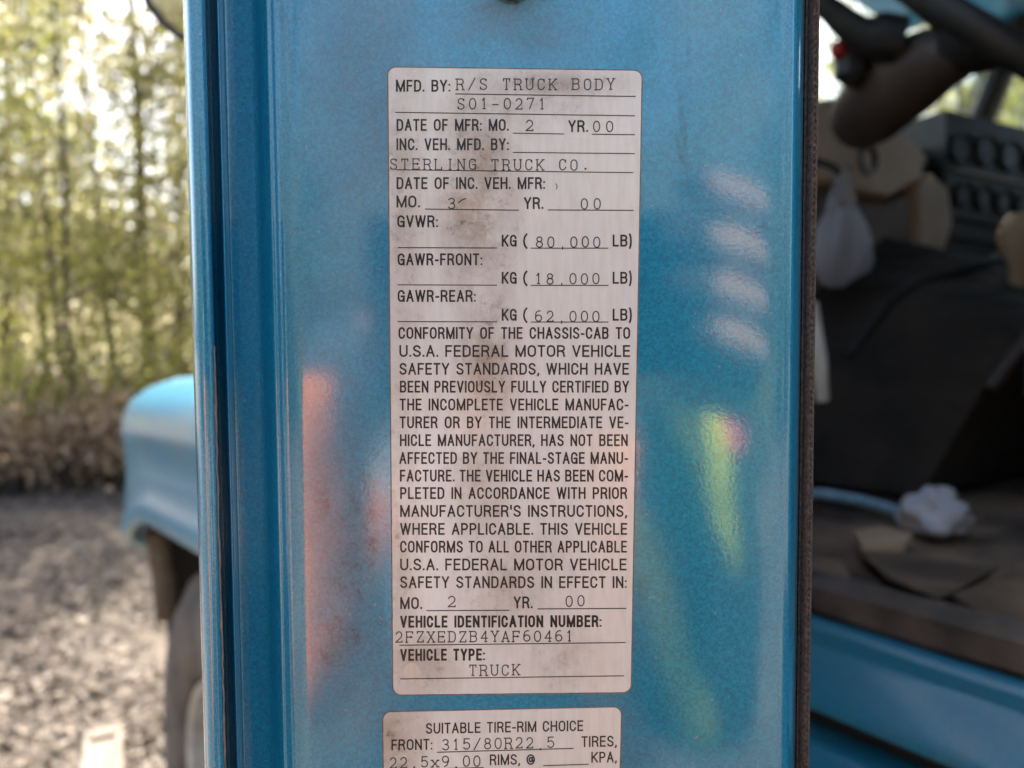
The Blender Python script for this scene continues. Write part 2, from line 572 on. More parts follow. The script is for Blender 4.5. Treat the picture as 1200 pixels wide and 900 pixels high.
# ------------------------------------------------------------------ truck
ALPHA = R(54)
TR = empty('truck', (-0.05, 1.17, 0), math.pi / 2 - ALPHA)
tag(TR, 'metallic blue heavy truck with its driver door swung open toward the viewer', 'truck')
TW = wmat(TR)
TI = TW.inverted()
# local truck axes: x = inward across the cab, y = forward, z = up

def loc(px, py, x=None, y=None):
    """photo pixel to truck coordinates on the plane x = const or y = const"""
    o = TI @ CAM
    d = TI.to_3x3() @ ray(px, py)
    k = (x - o.x) / d.x if x is not None else (y - o.y) / d.y
    return o + d * k

# ---- door (camera looks square at its shut face)
X = lambda px, y=D: (px - 600) / F * y
dz0, dz1 = 1.14, 1.97
prof = [(229, 1.10), (228, 0.5), (227, D + .02), (226.4, D + .002), (226.6, D - .009), (231, D - .0135), (240, D - .0138), (249, D - .0130),
        (252.5, D - .011), (253.2, D - .003), (253.8, D + .0062), (259.5, D + .0062), (263.0, D + .0010), (265, D - .0014), (269, D - .0008),
        (272.5, D + .0036), (276, D + .0042), (304, D + .0041), (310, D + .0034), (316, D + .0004), (321, D - .0011), (326, D - .0011), (331, D + .0003), (336, D + .0007), (341, D + .0004), (349, D + .0001), (360, D),
        (400, D), (520, D), (700, D), (860, D), (908, D), (922, D + .0003), (930, D + .0016), (936, D + .0050), (938, D + .010), (938, D + .014)]
pw = []
for px, y in prof:
    yy = y if y < D + .03 else D
    pw.append(Vector((X(px, yy), y, 0)))
def chaikin(P, it=3):
    for _ in range(it):
        Q = [P[0]]
        for a_, b_ in zip(P[:-1], P[1:]):
            Q += [a_ * .75 + b_ * .25, a_ * .25 + b_ * .75]
        P = Q + [P[-1]]
    return P
pw = pw[:2] + chaikin(pw[2:])
pw += [Vector((pw[-1].x - .004, D + .03, 0)), Vector((pw[-1].x - .006, 1.10, 0))]
mb = MB()
zs = [dz0 + (dz1 - dz0) * i / 20 for i in range(21)]
mb.grid([[(p.x, p.y, z) for p in pw] for z in zs])
n = len(pw)
for zi in (0, 20):
    mb.add([(p.x, p.y, zs[zi]) for p in pw], [tuple(range(n)) if zi else tuple(range(n))[::-1]])
mb.add([(pw[0].x, pw[0].y, dz0), (pw[0].x, pw[0].y, dz1), (pw[-1].x, pw[-1].y, dz1), (pw[-1].x, pw[-1].y, dz0)], [(0, 1, 2, 3)])
DOOR = mb.build('door', 'door_paint', TR, world_coords=True, auto=50)
# dried sealant line along the hem flange
sl = MB()
pts = []
for i in range(90):
    z = 1.40 + .20 * i / 89
    pts.append((X(251.0, D - .0125) + random.uniform(-.0001, .0001), D - .0122 + random.uniform(-.0002, .0002), z))
sl.tube(pts, [random.uniform(.00012, .0003) for _ in pts], 6)
sl.build('hem_sealant', 'sealant', DOOR, world_coords=True)
# braided weatherstrip
rows = []
zz = 1.42
x0 = X(938, D + .012) + .0006
Wd = .0022
while zz < 1.76:
    row = []
    for k in range(17):
        a = k / 16
        xx = x0 + (a - .5) * 2 * Wd * .5 + Wd * .5
        bulge = math.sqrt(max(0, 1 - (2 * a - 1) ** 2)) * .0022
        ph = zz / .00175 + abs(a - .5) * 2.0
        ridge = (math.sin(ph * 2 * math.pi) * .5 + .5) ** 0.7 * .00065
        cut = -.0006 * math.exp(-((a - .5) / .07) ** 2)
        row.append((xx, D + .011 - bulge - ridge - cut, zz))
    rows.append(row)
    zz += .00035
wsm = MB().grid(rows)
wsm.box((x0 - .0004, D + .0108, 1.15), (x0 + Wd + .001, D + .022, 1.95), ch=.001)
wsm.build('weatherstrip', 'weave', DOOR, world_coords=True, auto=0)
# rusty latch bolt just above the label
bc = at_y(600, -27, D)
mm = Matrix.Translation(bc) @ Matrix.Rotation(math.pi / 2, 4, 'X')
MB().lathe([(0.0001, .004), (.0045, .0038), (.0056, .0025), (.0058, 0), (.0075, -.0002), (.0077, -.001)], 24, mm).build('latch_bolt', 'rust', DOOR, world_coords=True)
# trim on the inner face
xi = X(938) - .006
MB().box((xi, .26, 1.20), (xi + .016, 1.04, 1.90), ch=.012).build('door_trim', 'beige', DOOR, world_coords=True)
MB().box((xi + .017, .40, 1.56), (xi + .062, .86, 1.61), ch=.015).build('armrest', 'dash', DOOR, world_coords=True)
MB().tube(spline([(xi + .017, .88, 1.66), (xi + .05, .90, 1.67), (xi + .05, .98, 1.72), (xi + .017, 1.0, 1.73)], 4), .010, 10).build('inner_handle', 'black_plastic', DOOR, world_coords=True)
# window frame and pane of the door
wf = MB()
xl, xr = X(227), X(930)
wf.box((xl + .01, D + .01, dz1 + .001), (xr - .02, D + .06, 2.56), ch=.01)
wf.box((xl + .01, D + .06, 2.50), (xr - .02, .98, 2.56), ch=.01)
wf.tube([(xl + .06, .98, 2.53), (xl + .06, 1.10, dz1 + .02)], .03, 8)
wf.build('window_frame', 'paint', DOOR, world_coords=True)
gp = MB()
gp.box((-.012, D + .06, dz1 + .001), (-.007, 1.0, 2.50))
gp.build('window_pane', 'glass', DOOR, world_coords=True, smooth=False)

# ---- stickers with their print -------------------------------------------------
def arc(cx, cy, rx, ry, a0, a1, n=8):
    return [(cx + rx * math.cos(R(a0 + (a1 - a0) * i / n)), cy + ry * math.sin(R(a0 + (a1 - a0) * i / n))) for i in range(n + 1)]
def o_path(x0=0, x1=1, y0=0, y1=1, r=.32):
    cx, rx = (x0 + x1) / 2, (x1 - x0) / 2
    return arc(cx, y1 - r, rx, r, 0, 180, 10) + arc(cx, y0 + r, rx, r, 180, 360, 10) + [(x1, y1 - r)]
# strokes on a unit box; width in cap heights; serif ticks for the typewriter face
G = {
 'A': (.58, [[(0, 0), (.5, 1), (1, 0)], [(.17, .33), (.83, .33)]], [(0, 0), (1, 0)]),
 'B': (.54, [[(0, 0), (0, 1), (.6, 1)] + arc(.6, .77, .36, .23, 90, -90) + [(0, .54)], [(.6, .54)] + arc(.62, .27, .38, .27, 90, -90) + [(0, 0)]], [(-.05, 0), (-.05, 1)]),
 'C': (.54, [arc(.5, .68, .5, .32, 10, 180, 10) + arc(.5, .32, .5, .32, 180, 350, 10)], []),
 'D': (.55, [[(0, 0), (0, 1), (.45, 1)] + arc(.45, .65, .55, .35, 90, 0) + arc(.45, .35, .55, .35, 0, -90) + [(0, 0)]], [(-.05, 0), (-.05, 1)]),
 'E': (.48, [[(1, 1), (0, 1), (0, 0), (1, 0)], [(0, .52), (.9, .52)]], []),
 'F': (.46, [[(1, 1), (0, 1), (0, 0)], [(0, .5), (.88, .5)]], [(0, 0)]),
 'G': (.56, [arc(.5, .68, .5, .32, 15, 180, 10) + arc(.5, .32, .5, .32, 180, 330, 10) + [(1, .46), (.55, .46)], [(1, .46), (1, 0)]], []),
 'H': (.56, [[(0, 0), (0, 1)], [(1, 0), (1, 1)], [(0, .52), (1, .52)]], [(0, 0), (0, 1), (1, 0), (1, 1)]),
 'I': (.13, [[(.5, 0), (.5, 1)]], [(.5, 0), (.5, 1)]),
 'K': (.56, [[(0, 0), (0, 1)], [(1, 1), (0, .36)], [(.3, .56), (1, 0)]], [(0, 0), (0, 1), (1, 0), (1, 1)]),
 'L': (.46, [[(0, 1), (0, 0), (1, 0)]], [(0, 1)]),
 'M': (.70, [[(0, 0), (0, 1), (.5, 0), (1, 1), (1, 0)]], [(0, 0), (1, 0)]),
 'N': (.56, [[(0, 0), (0, 1), (1, 0), (1, 1)]], [(0, 0), (1, 1)]),
 'O': (.57, [o_path()], []),
 'P': (.52, [[(0, 0), (0, 1), (.55, 1)] + arc(.58, .73, .42, .27, 90, -90) + [(0, .46)]], [(0, 0)]),
 'R': (.55, [[(0, 0), (0, 1), (.55, 1)] + arc(.58, .75, .40, .25, 90, -90) + [(0, .5)], [(.55, .5), (.88, .34), (.94, .08), (1, 0)]], [(0, 0), (1, 0), (-.05, 1)]),
 'S': (.54, [arc(.5, .755, .46, .245, 15, 200, 10) + [(.2, .58), (.5, .51), (.82, .42)] + arc(.5, .25, .5, .25, 20, -165, 12)], []),
 'T': (.50, [[(0, 1), (1, 1)], [(.5, 1), (.5, 0)]], [(.5, 0)]),
 'U': (.56, [[(0, 1), (0, .32)] + arc(.5, .32, .5, .32, 180, 360, 12) + [(1, 1)]], [(0, 1), (1, 1)]),
 'V': (.56, [[(0, 1), (.5, 0), (1, 1)]], [(0, 1), (1, 1)]),
 'W': (.80, [[(0, 1), (.24, 0), (.5, 1), (.76, 0), (1, 1)]], [(0, 1), (1, 1)]),
 'X': (.55, [[(0, 0), (1, 1)], [(0, 1), (1, 0)]], [(0, 0), (0, 1), (1, 0), (1, 1)]),
 'Y': (.55, [[(0, 1), (.5, .44), (1, 1)], [(.5, .44), (.5, 0)]], [(0, 1), (1, 1), (.5, 0)]),
 'Z': (.52, [[(0, 1), (1, 1), (0, 0), (1, 0)]], []),
 'x': (.5, [[(0, 0), (1, .64)], [(0, .64), (1, 0)]], [(0, 0), (0, .64), (1, 0), (1, .64)]),
 '0': (.56, [o_path(r=.42)], []),
 '1': (.4, [[(.1, .8), (.5, 1), (.5, 0)]], [(.5, 0)]),
 '2': (.54, [arc(.5, .70, .46, .30, 165, 0, 9) + [(.9, .52), (.6, .32), (.15, .1), (0, 0), (1, 0)]], []),
 '3': (.54, [arc(.48, .76, .44, .24, 155, -90, 10), [(.4, .52)] + arc(.5, .26, .5, .26, 90, -155, 10)], []),
 '4': (.56, [[(.75, 0), (.75, 1), (0, .32), (1, .32)]], [(.75, 0)]),
 '5': (.54, [[(.92, 1), (.12, 1), (.06, .54)] + arc(.48, .32, .52, .32, 120, -150, 12)], []),
 '6': (.54, [arc(.62, .62, .6, .38, 75, 180, 8) + [(0, .32)] + arc(.5, .30, .5, .30, 180, 540, 16)], []),
 '7': (.52, [[(0, 1), (1, 1), (.35, 0)]], []),
 '8': (.54, [arc(.5, .77, .42, .23, -90, 270, 14), arc(.5, .27, .5, .27, -90, 270, 16)], []),
 '9': (.54, [arc(.5, .70, .5, .30, 0, 360, 16) + [(1, .5), (.75, .12), (.35, 0)]], []),
 '.': (.12, [[(.5, -.07), (.5, .12)]], []),
 ',': (.14, [[(.6, .10), (.6, -.04), (.1, -.22)]], []),
 ':': (.12, [[(.5, -.06), (.5, .10)], [(.5, .52), (.5, .68)]], []),
 '-': (.30, [[(0, .40), (1, .40)]], []),
 '/': (.45, [[(0, -.05), (1, 1.05)]], []),
 "'": (.12, [[(.5, .72), (.5, 1.02)]], []),
 '(': (.22, [[(1, 1.12), (.3, .85), (.0, .45), (.3, .05), (1, -.22)]], []),
 ')': (.22, [[(0, 1.12), (.7, .85), (1, .45), (.7, .05), (0, -.22)]], []),
 '@': (.72, [arc(.5, .45, .5, .5, -60, 300, 18), arc(.5, .45, .2, .22, 0, 360, 12), [(.72, .66), (.70, .3), (.85, .25), (.97, .42)]], []),
}
TICK = {'T': [[(0, 1.05), (0, .76)], [(1, 1.05), (1, .76)]], 'E': [[(1, 1.05), (1, .78)], [(1, -.05), (1, .24)], [(.72, .40), (.72, .64)], [(-.14, 1), (.1, 1)], [(-.14, 0), (.1, 0)]],
        'F': [[(1, 1.05), (1, .78)], [(.72, .38), (.72, .62)], [(-.14, 1), (.1, 1)]], 'L': [[(1, -.05), (1, .26)], [(-.14, 0), (.1, 0)]],
        'Z': [[(0, 1.05), (0, .78)], [(1, -.05), (1, .24)]], 'C': [[(.97, 1.0), (.97, .74)]], 'G': [[(.97, 1.0), (.97, .76)], [(.7, .46), (1.16, .46)]],
        'S': [[(.94, 1.0), (.94, .76)], [(.03, 0), (.03, .26)]], '2': [[(1, -.03), (1, .16)]], '7': [[(0, 1.04), (0, .82)]], 'N': [[(-.14, 1), (.08, 1)]], 'R': [[(.95, 0), (1.16, 0)]]}
EPS = [0]
def stroke(mb, pts, th, mi, yoff, ext=0.0):
    """thick polyline given in photo pixels, laid on the door plane"""
    P = [Vector(p) for p in pts]
    Q = [P[0]]
    for p in P[1:]:
        if (p - Q[-1]).length > 1e-4:
            Q.append(p)
    P = Q
    if len(P) < 2:
        return
    for i in range(1, len(P) - 1):
        if (P[i] - P[i - 1]).normalized().dot((P[i + 1] - P[i]).normalized()) < .15:
            stroke(mb, P[:i + 1], th, mi, yoff, ext)
            stroke(mb, P[i:], th, mi, yoff, ext)
            return
    closed = (P[0] - P[-1]).length < 1e-3
    if ext and not closed:
        P[0] = P[0] + (P[0] - P[1]).normalized() * ext
        P[-1] = P[-1] + (P[-1] - P[-2]).normalized() * ext
    L, Rr = [], []
    for i, p in enumerate(P):
        a = P[i] - P[i - 1] if i > 0 else (P[-1] - P[-2] if closed else P[1] - P[0])
        b = P[i + 1] - P[i] if i < len(P) - 1 else (P[1] - P[0] if closed else P[-1] - P[-2])
        a, b = a.normalized(), b.normalized()
        na, nb = Vector((-a.y, a.x)), Vector((-b.y, b.x))
        mi_ = na + nb
        if mi_.length < .2:
            mi_ = na.copy()
        mi_.normalize()
        k = min(1 / max(.3, mi_.dot(na)), 1.9)
        L.append(p + mi_ * th * .5 * k)
        Rr.append(p - mi_ * th * .5 * k)
    EPS[0] = (EPS[0] + 1) % 12
    yy = D - yoff - EPS[0] * 2.0e-6
    vs_ = [at_y(q.x, q.y, yy) for q in L + Rr]
    n_ = len(P)
    mb.add(vs_, [(i, i + 1, n_ + i + 1, n_ + i) for i in range(n_ - 1)], mi)

def glyph(mb, ch, x, yb, w, cap, th, mi, serif, slope, yoff, ww=None):
    gw, strokes, ser = G[ch]
    w = ww if ww else gw * w
    def mp(q):
        narrow = w < th * 1.6
        xx = x + (w * q[0] if narrow else th / 2 + q[0] * (w - th))
        hh = q[1] * (cap - th) + th / 2
        return (xx, yb - hh + slope * (xx - x))
    for s_ in strokes:
        stroke(mb, [mp(q) for q in s_], th, mi, yoff, th * .5 if ch not in '.:,' else 0)
    if serif:
        for s_ in TICK.get(ch, []):
            stroke(mb, [mp(q) for q in s_], th, mi, yoff)
        for q in ser:
            c_ = mp(q)
            hw = cap * .13
            stroke(mb, [(c_[0] - hw, c_[1]), (c_[0] + hw, c_[1])], th, mi, yoff)

def sans(mb, txt, x0, x1, yb, cap=14.0, th=2.1, slope=0.0, yoff=.00022):
    """condensed grotesque line, set to fill x0..x1 with the word spaces taking up the slack"""
    gap = .115 * cap
    words = txt.split(' ')
    wsum = sum(G[c][0] for c in txt if c != ' ') * cap + sum(gap * (len(w) - 1) for w in words)
    nsp = len(words) - 1
    k = 1.0
    if nsp:
        want = .36 * cap
        lim = .60 * cap
        k = (x1 - x0 - nsp * want) / wsum
        if k > 1.0:
            k = max(1.0, (x1 - x0 - nsp * lim) / wsum)
        sp = (x1 - x0 - wsum * k) / nsp
    else:
        k = (x1 - x0) / wsum
        sp = 0
    x = x0
    for wi, w in enumerate(words):
        for i, c in enumerate(w):
            glyph(mb, c, x, yb + slope * (x - x0), cap * k, cap, th, 1, False, slope, yoff)
            x += G[c][0] * cap * k + (gap * k if i < len(w) - 1 else 0)
        x += sp

def typed(mb, txt, x0, x1, yb, cap=13.4, th=1.3, slope=0.0, yoff=.00022):
    """fixed pitch slab typewriter line"""
    n_ = len(txt)
    gw = cap * .62
    pitch = (x1 - x0 - gw) / max(1, n_ - 1)
    gw = min(gw, pitch * .78) if n_ > 1 else x1 - x0
    for i, c in enumerate(txt):
        if c == ' ':
            continue
        w = gw
        x = x0 + i * pitch
        if c in '.,':
            w = th * 1.6
            x += gw * .4
            if c == '.':
                stroke(mb, [(x, yb - 1.2), (x + 2.2, yb - 1.2)], 2.2, 2, yoff)
                continue
        if c == '1':
            w, x = gw * .7, x + gw * .15
        if c == 'I':
            w, x = th, x + gw * .45
        if c == '-':
            w = gw * .9
        j = random.uniform(-.35, .35)
        glyph(mb, c, x, yb + slope * i * pitch + j, 1, cap, th, 2, True, slope, yoff, ww=w)

def rule(mb, x0, x1, y0, y1, th=1.1, yoff=.00022):
    stroke(mb, [(x0, y0), (x1, y1)], th, 1, yoff)

def sticker(mb, corners, rad, yf, mi, grow=0.0):
    (ax, ay), (bx_, by), (cx, cy), (dx, dy) = corners     # tl tr br bl
    cen = Vector(((ax + bx_ + cx + dx) / 4, (ay + by + cy + dy) / 4))
    pts = []
    cs = [Vector(c) for c in corners]
    for i in range(4):
        p, a, b = cs[i], cs[i - 1], cs[(i + 1) % 4]
        u, v = (a - p).normalized(), (b - p).normalized()
        c_ = p + u * rad + v * rad
        for k in range(7):
            t = k / 6 * math.pi / 2
            q = c_ - v * rad * math.cos(t) - u * rad * math.sin(t)
            if k == 0:
                q = p + u * rad
            pts.append(q + (q - c_).normalized() * grow)
    top = [at_y(q.x, q.y, yf) for q in pts]
    bot = [Vector((w.x, D - .00001, w.z)) for w in top]
    n_ = len(pts)
    mb.add(top + bot, [tuple(range(n_))[::-1]] + [(i, (i + 1) % n_, n_ + (i + 1) % n_, n_ + i) for i in range(n_)], mi)

lb = MB()
q1 = [(455, 79), (752, 83), (739, 811), (461, 814)]
sticker(lb, q1, 9, D - .00008, 3, grow=1.3)
sticker(lb, q1, 9, D - .00018, 0)
sans(lb, 'MFD. BY:', 464, 527.5, 107.5, 14)
typed(lb, 'R/S TRUCK BODY', 535, 720, 105.6, 13.8)
rule(lb, 533.5, 745, 110, 113)
typed(lb, 'S01-0271', 536, 639.5, 128.2, 13.6)
rule(lb, 463, 744, 131.6, 135.7)
sans(lb, 'DATE OF MFR: MO.', 464.7, 596, 153.4)
rule(lb, 601, 661, 156, 157)
typed(lb, '2', 616, 625, 153.4)
sans(lb, 'YR.', 666, 689, 154.8)
typed(lb, '00', 695, 718.6, 154.6)
rule(lb, 693.6, 744, 157.3, 157.8)
sans(lb, 'INC. VEH. MFD. BY:', 464.7, 596, 176.1)
rule(lb, 601, 744, 178.6, 180)
typed(lb, 'STERLING TRUCK CO.', 457, 690, 199.0, slope=.004)
rule(lb, 464, 742, 198.9, 202.3)
sans(lb, 'DATE OF INC. VEH. MFR:', 464.7, 638.6, 221.6)
sans(lb, 'MO.', 464.7, 492, 243.2)
rule(lb, 498, 608, 245, 246.3)
typed(lb, '3', 524.7, 533.5, 244.9)
stroke(lb, [(537, 238), (541, 234.5), (546, 232.5)], 1.3, 2, .00022)
stroke(lb, [(651, 215), (653, 218), (652, 222)], .9, 2, .00022)
sans(lb, 'YR.', 614, 636.6, 245.0)
rule(lb, 642, 742.5, 246.0, 246.5)
typed(lb, '00', 680.6, 704, 245.8)
sans(lb, 'GVWR:', 465.6, 513, 266.3)
for (yb, gl, num, xn0, yn, yl) in ((289, None, '80,000', 628, 290.4, 290.6), (332.6, ('GAWR-FRONT:', 565, 310.9), '18,000', 627, 333.4, 334.2),
                                   (375.8, ('GAWR-REAR:', 557.4, 353.8), '62,000', 627, 377.3, 377.2)):
    if gl:
        sans(lb, gl[0], 466, gl[1], gl[2])
    rule(lb, 466, 582.5, yl - .4, yl)
    sans(lb, 'KG (', 588, 617, yb)
    typed(lb, num, xn0, xn0 + 75.5, yn)
    rule(lb, 622, 713, yl + .2, yl + .2)
    sans(lb, 'LB)', 718, 740.5, yb)
body = [('CONFORMITY OF THE CHASSIS-CAB TO', 467, 738.4, 397.2), ('U.S.A. FEDERAL MOTOR VEHICLE', 468, 738.4, 418.3), ('SAFETY STANDARDS, WHICH HAVE', 468, 737, 439.2),
        ('BEEN PREVIOUSLY FULLY CERTIFIED BY', 468.6, 737, 460.1), ('THE INCOMPLETE VEHICLE MANUFAC-', 468.3, 736.5, 481), ('TURER OR BY THE INTERMEDIATE VE-', 468.3, 736.5, 501.9),
        ('HICLE MANUFACTURER, HAS NOT BEEN', 468.6, 735.7, 522.8), ('AFFECTED BY THE FINAL-STAGE MANU-', 468, 736, 543.7), ('FACTURE. THE VEHICLE HAS BEEN COM-', 468.6, 736, 564.4),
        ('PLETED IN ACCORDANCE WITH PRIOR', 468.9, 735, 584.8), ("MANUFACTURER'S INSTRUCTIONS,", 468.9, 734.8, 605.8), ('WHERE APPLICABLE. THIS VEHICLE', 468.9, 735, 626.8),
        ('CONFORMS TO ALL OTHER APPLICABLE', 468.9, 734.6, 647.6), ('U.S.A. FEDERAL MOTOR VEHICLE', 468.9, 734.3, 668.5), ('SAFETY STANDARDS IN EFFECT IN:', 468.9, 734.2, 689.2)]
for a in body:
    sans(lb, *a, cap=13.9, th=2.05)
sans(lb, 'MO.', 469, 494.5, 713.8)
rule(lb, 499.7, 597, 715.6, 715.2)
typed(lb, '2', 524.7, 534, 711.6)
sans(lb, 'YR.', 602, 624, 713)
rule(lb, 629.8, 734, 713.6, 713)
typed(lb, '00', 662.8, 685, 711)
sans(lb, 'VEHICLE IDENTIFICATION NUMBER:', 469, 704.6, 735.6, cap=14, th=2.5, slope=-.003)
typed(lb, '2FZXEDZB4YAF60461', 463.4, 671.5, 753.4, slope=-.008)
rule(lb, 468, 733, 756.2, 753)
sans(lb, 'VEHICLE TYPE:', 469, 568, 774.6, cap=14, th=2.5, slope=-.006)
typed(lb, 'TRUCK', 550, 609, 792.4, slope=-.01)
rule(lb, 469, 731.5, 795.6, 792)
o = lb.build('certification_label', ['label', 'ink', 'type_ink', 'grime'], DOOR, smooth=False, world_coords=True)
o['label'] = 'tall white certification sticker with worn printed and typed text'
l2 = MB()
q2 = [(449, 835), (728, 829), (722, 1060), (452, 1064)]
sticker(l2, q2, 9, D - .00008, 3, grow=1.5)
sticker(l2, q2, 9, D - .00018, 0)
sans(l2, 'SUITABLE TIRE-RIM CHOICE', 499, 683.4, 860, cap=12.6, th=1.75, slope=-.018)
sans(l2, 'FRONT:', 458.7, 506.6, 879.4, cap=12.8, th=1.8, slope=-.018)
typed(l2, '315/80R22.5', 518, 649.5, 879.2, slope=-.02)
rule(l2, 512, 672.4, 881.6, 877)
sans(l2, 'TIRES,', 681.5, 722.7, 875.6, cap=12.8, th=1.75, slope=-.018)
typed(l2, '22.5x9.00', 456.5, 563, 900.5, slope=-.02)
rule(l2, 456, 567, 902.5, 899.5)
sans(l2, 'RIMS, @', 574, 627, 896.8, cap=12.6, th=1.75, slope=-.018)
rule(l2, 636.6, 690, 897.4, 895.6)
sans(l2, 'KPA,', 693, 722.7, 893.8, cap=12.6, th=1.75, slope=-.018)
o = l2.build('tyre_label', ['label', 'ink', 'type_ink', 'grime'], DOOR, smooth=False, world_coords=True)
o['label'] = 'smaller white tyre and rim sticker below the tall one'

# ---- round mirror on its arm, outboard of the hinge
mc = at_y(245, -25, 1.15)
mdir = ((CAM - mc).normalized() + Vector((-.12, 0, .30))).normalized()
mq = mdir.to_track_quat('Z', 'Y').to_matrix().to_4x4()
MM = Matrix.Translation(mc) @ mq
MR = MB().lathe([(.001, -.035), (.05, -.032), (.085, -.015), (.097, .0), (.099, .006), (.094, .010), (.088, .006)], 40, MM).build('mirror', 'black_plastic', TR, world_coords=True)
MB().lathe([(.0005, .012), (.03, .0112), (.06, .0088), (.090, .0045)], 40, MM).build('mirror_glass', 'mirror', MR, world_coords=True)
am = MB()
b1 = mc - mdir * .035
am.tube([b1, b1 - mdir * .05, b1 - mdir * .07 + Vector((0, 0, .08)), b1 - mdir * .07 + Vector((.02, 0, .45))], .011, 10)
am.tube([b1 - mdir * .07 + Vector((.0, 0, .2)), Vector((-.07, 1.08, mc.z + .22))], .011, 10)
am.tube([b1 - mdir * .07 + Vector((.02, 0, .44)), Vector((-.05, 1.05, 2.53))], .011, 10)
am.build('mirror_arm', 'black_plastic', MR, world_coords=True)

# ---- hood and fender
def fender(side):
    """side 0 = near, 1 = far (mirrored across the cab centre line, x = 1.05)"""
    def arch(y):
        if y < .16:
            return .80
        if y < .40:
            return .80 + .405 * math.sin((y - .16) / .24 * math.pi / 2)
        if y < 1.02:
            return 1.205 - .04 * (y - .40) / .62
        t = min(1.3, (y - 1.02) / .50)
        return 1.165 - .135 * t ** 1.7
    rows = []
    ys = [0.06 + (1.70 - .06) * i / 64 for i in range(65)]
    for y in ys:
        # plan outline: flares from the cab to full width, rounds in at the front
        fl = -.02 - .25 * min(1, max(0, (y - .1) / .45)) ** .8
        k = max(0, (y - 1.40) / .30)
        inn = .20 * (1 - math.sqrt(max(0, 1 - min(1, k) ** 2.4)))
        xo = fl + inn
        top = 1.59 - .045 * y + (0 if y > .5 else (.5 - y) * .5)
        top -= .16 * (1 - math.sqrt(max(0, 1 - min(1, max(0, (y - 1.40) / .30)) ** 2.2)))
        zl = arch(y)
        row = []
        # inner edge to the shoulder, over the edge, down the side, out over the wheel lip and in
        row += [(.48, y, top + .06), (.36, y, top + .03), (.22, y, top + .012), (.10, y, top - .006), (xo + .15, y, top - .022), (xo + .08, y, top - .045),
                (xo + .035, y, top - .078), (xo + .014, y, top - .115), (xo + .006, y, top - .16)]
        zs_ = top - .16
        lip = .075
        for j in range(1, 6):
            t = j / 6
            row.append((xo + .006 + .010 * math.sin(t * math.pi), y, zs_ + (zl + lip - zs_) * t))
        row += [(xo + .010, y, zl + lip), (xo + .003, y, zl + lip * .75), (xo - .002, y, zl + lip * .5), (xo - .003, y, zl + .012), (xo + .002, y, zl), (xo + .02, y, zl + .004), (xo + .03, y, zl + .03)]
        if y < .44:
            row = [(min(p[0], -.006 - .002 * i_), p[1], p[2]) for i_, p in enumerate(row)]
        if side:
            row = [(2.10 - p[0], p[1], p[2]) for p in row]
        rows.append(row)
    m = MB().grid(rows)
    # front cap closes toward the grille
    last = rows[-1]
    cap = [[p for p in last], [(p[0] + (.05 if not side else -.05), 1.75, p[2] - .01 if p[2] > 1.2 else p[2]) for p in last]]
    m.grid(cap)
    return m.build('fender', 'paint', TR, solid=.006, auto=40)
FN = fender(0)
fender(1)
# wheel well liner under the near fender
wl = MB()
wpath = spline([(1.50, .70, 0), (1.50, .95, 0), (1.46, 1.10, 0), (1.30, 1.14, 0), (.85, 1.17, 0), (.42, 1.16, 0), (.22, 1.0, 0), (.15, .60, 0)], 4)
wl.grid([[(x_, p.x, p.y) for x_ in (-.15, .1, .38)] for p in wpath])
wl.add([(.385, p.x, p.y) for p in wpath], [tuple(range(len(wpath)))])
wl.build('wheel_well', 'rubber', TR, solid=.006)
bw = MB()
rows = []
for i in range(9):
    t = i / 8
    rows.append([(-.205 + .02 * t, 1.49 - .03 * math.sin(t * 2.6), 1.06 - .28 * t), (-.150 + .02 * t, 1.46 - .03 * math.sin(t * 2.6), 1.06 - .28 * t)])
bw.grid(rows)
bw.build('splash_bracket', 'bracket', TR, solid=.012)
hood = MB()
rows = []
for i in range(25):
    y = .0 + 1.72 * i / 24
    t = i / 24
    zc = 1.99 - .20 * t - .14 * t ** 4
    w = 1.0 - .18 * t
    row = []
    for j in range(21):
        s_ = j / 20 * 2 - 1
        z_ = zc - .05 * s_ ** 2 - (.45 - .05 * t) * max(0, abs(s_) - .62) ** 1.6 / (.38 ** 1.6)
        row.append((1.05 + s_ * w * .86, y, max(z_, 1.50)))
    rows.append(row)
hood.grid(rows)
hood.build('hood', 'paint', TR, solid=.006, auto=40)
gr = MB()
gr.box((.42, 1.66, .80), (1.68, 1.71, 1.66), ch=.02)
for i in range(9):
    gr.box((.50, 1.712, .90 + .08 * i), (1.60, 1.73, .93 + .08 * i), ch=.005)
gr.build('grille', 'chrome', TR)
MB().box((.10, 1.74, .48), (2.0, 1.86, .80), ch=.03).build('bumper', 'chrome', TR)
ch = MB()
for x_ in (.62, 1.40):
    ch.box((x_, -2.6, .72), (x_ + .08, 1.74, .98), ch=.008)
ch.build('chassis_rail', 'rubber', TR)
MB().tube([(.15, .83, .52), (1.95, .83, .52)], .055, 12).build('front_axle', 'rubber', TR)
MB().box((.55, .1, .80), (1.55, 1.6, 1.42), ch=.05).build('engine', 'rubber', TR)

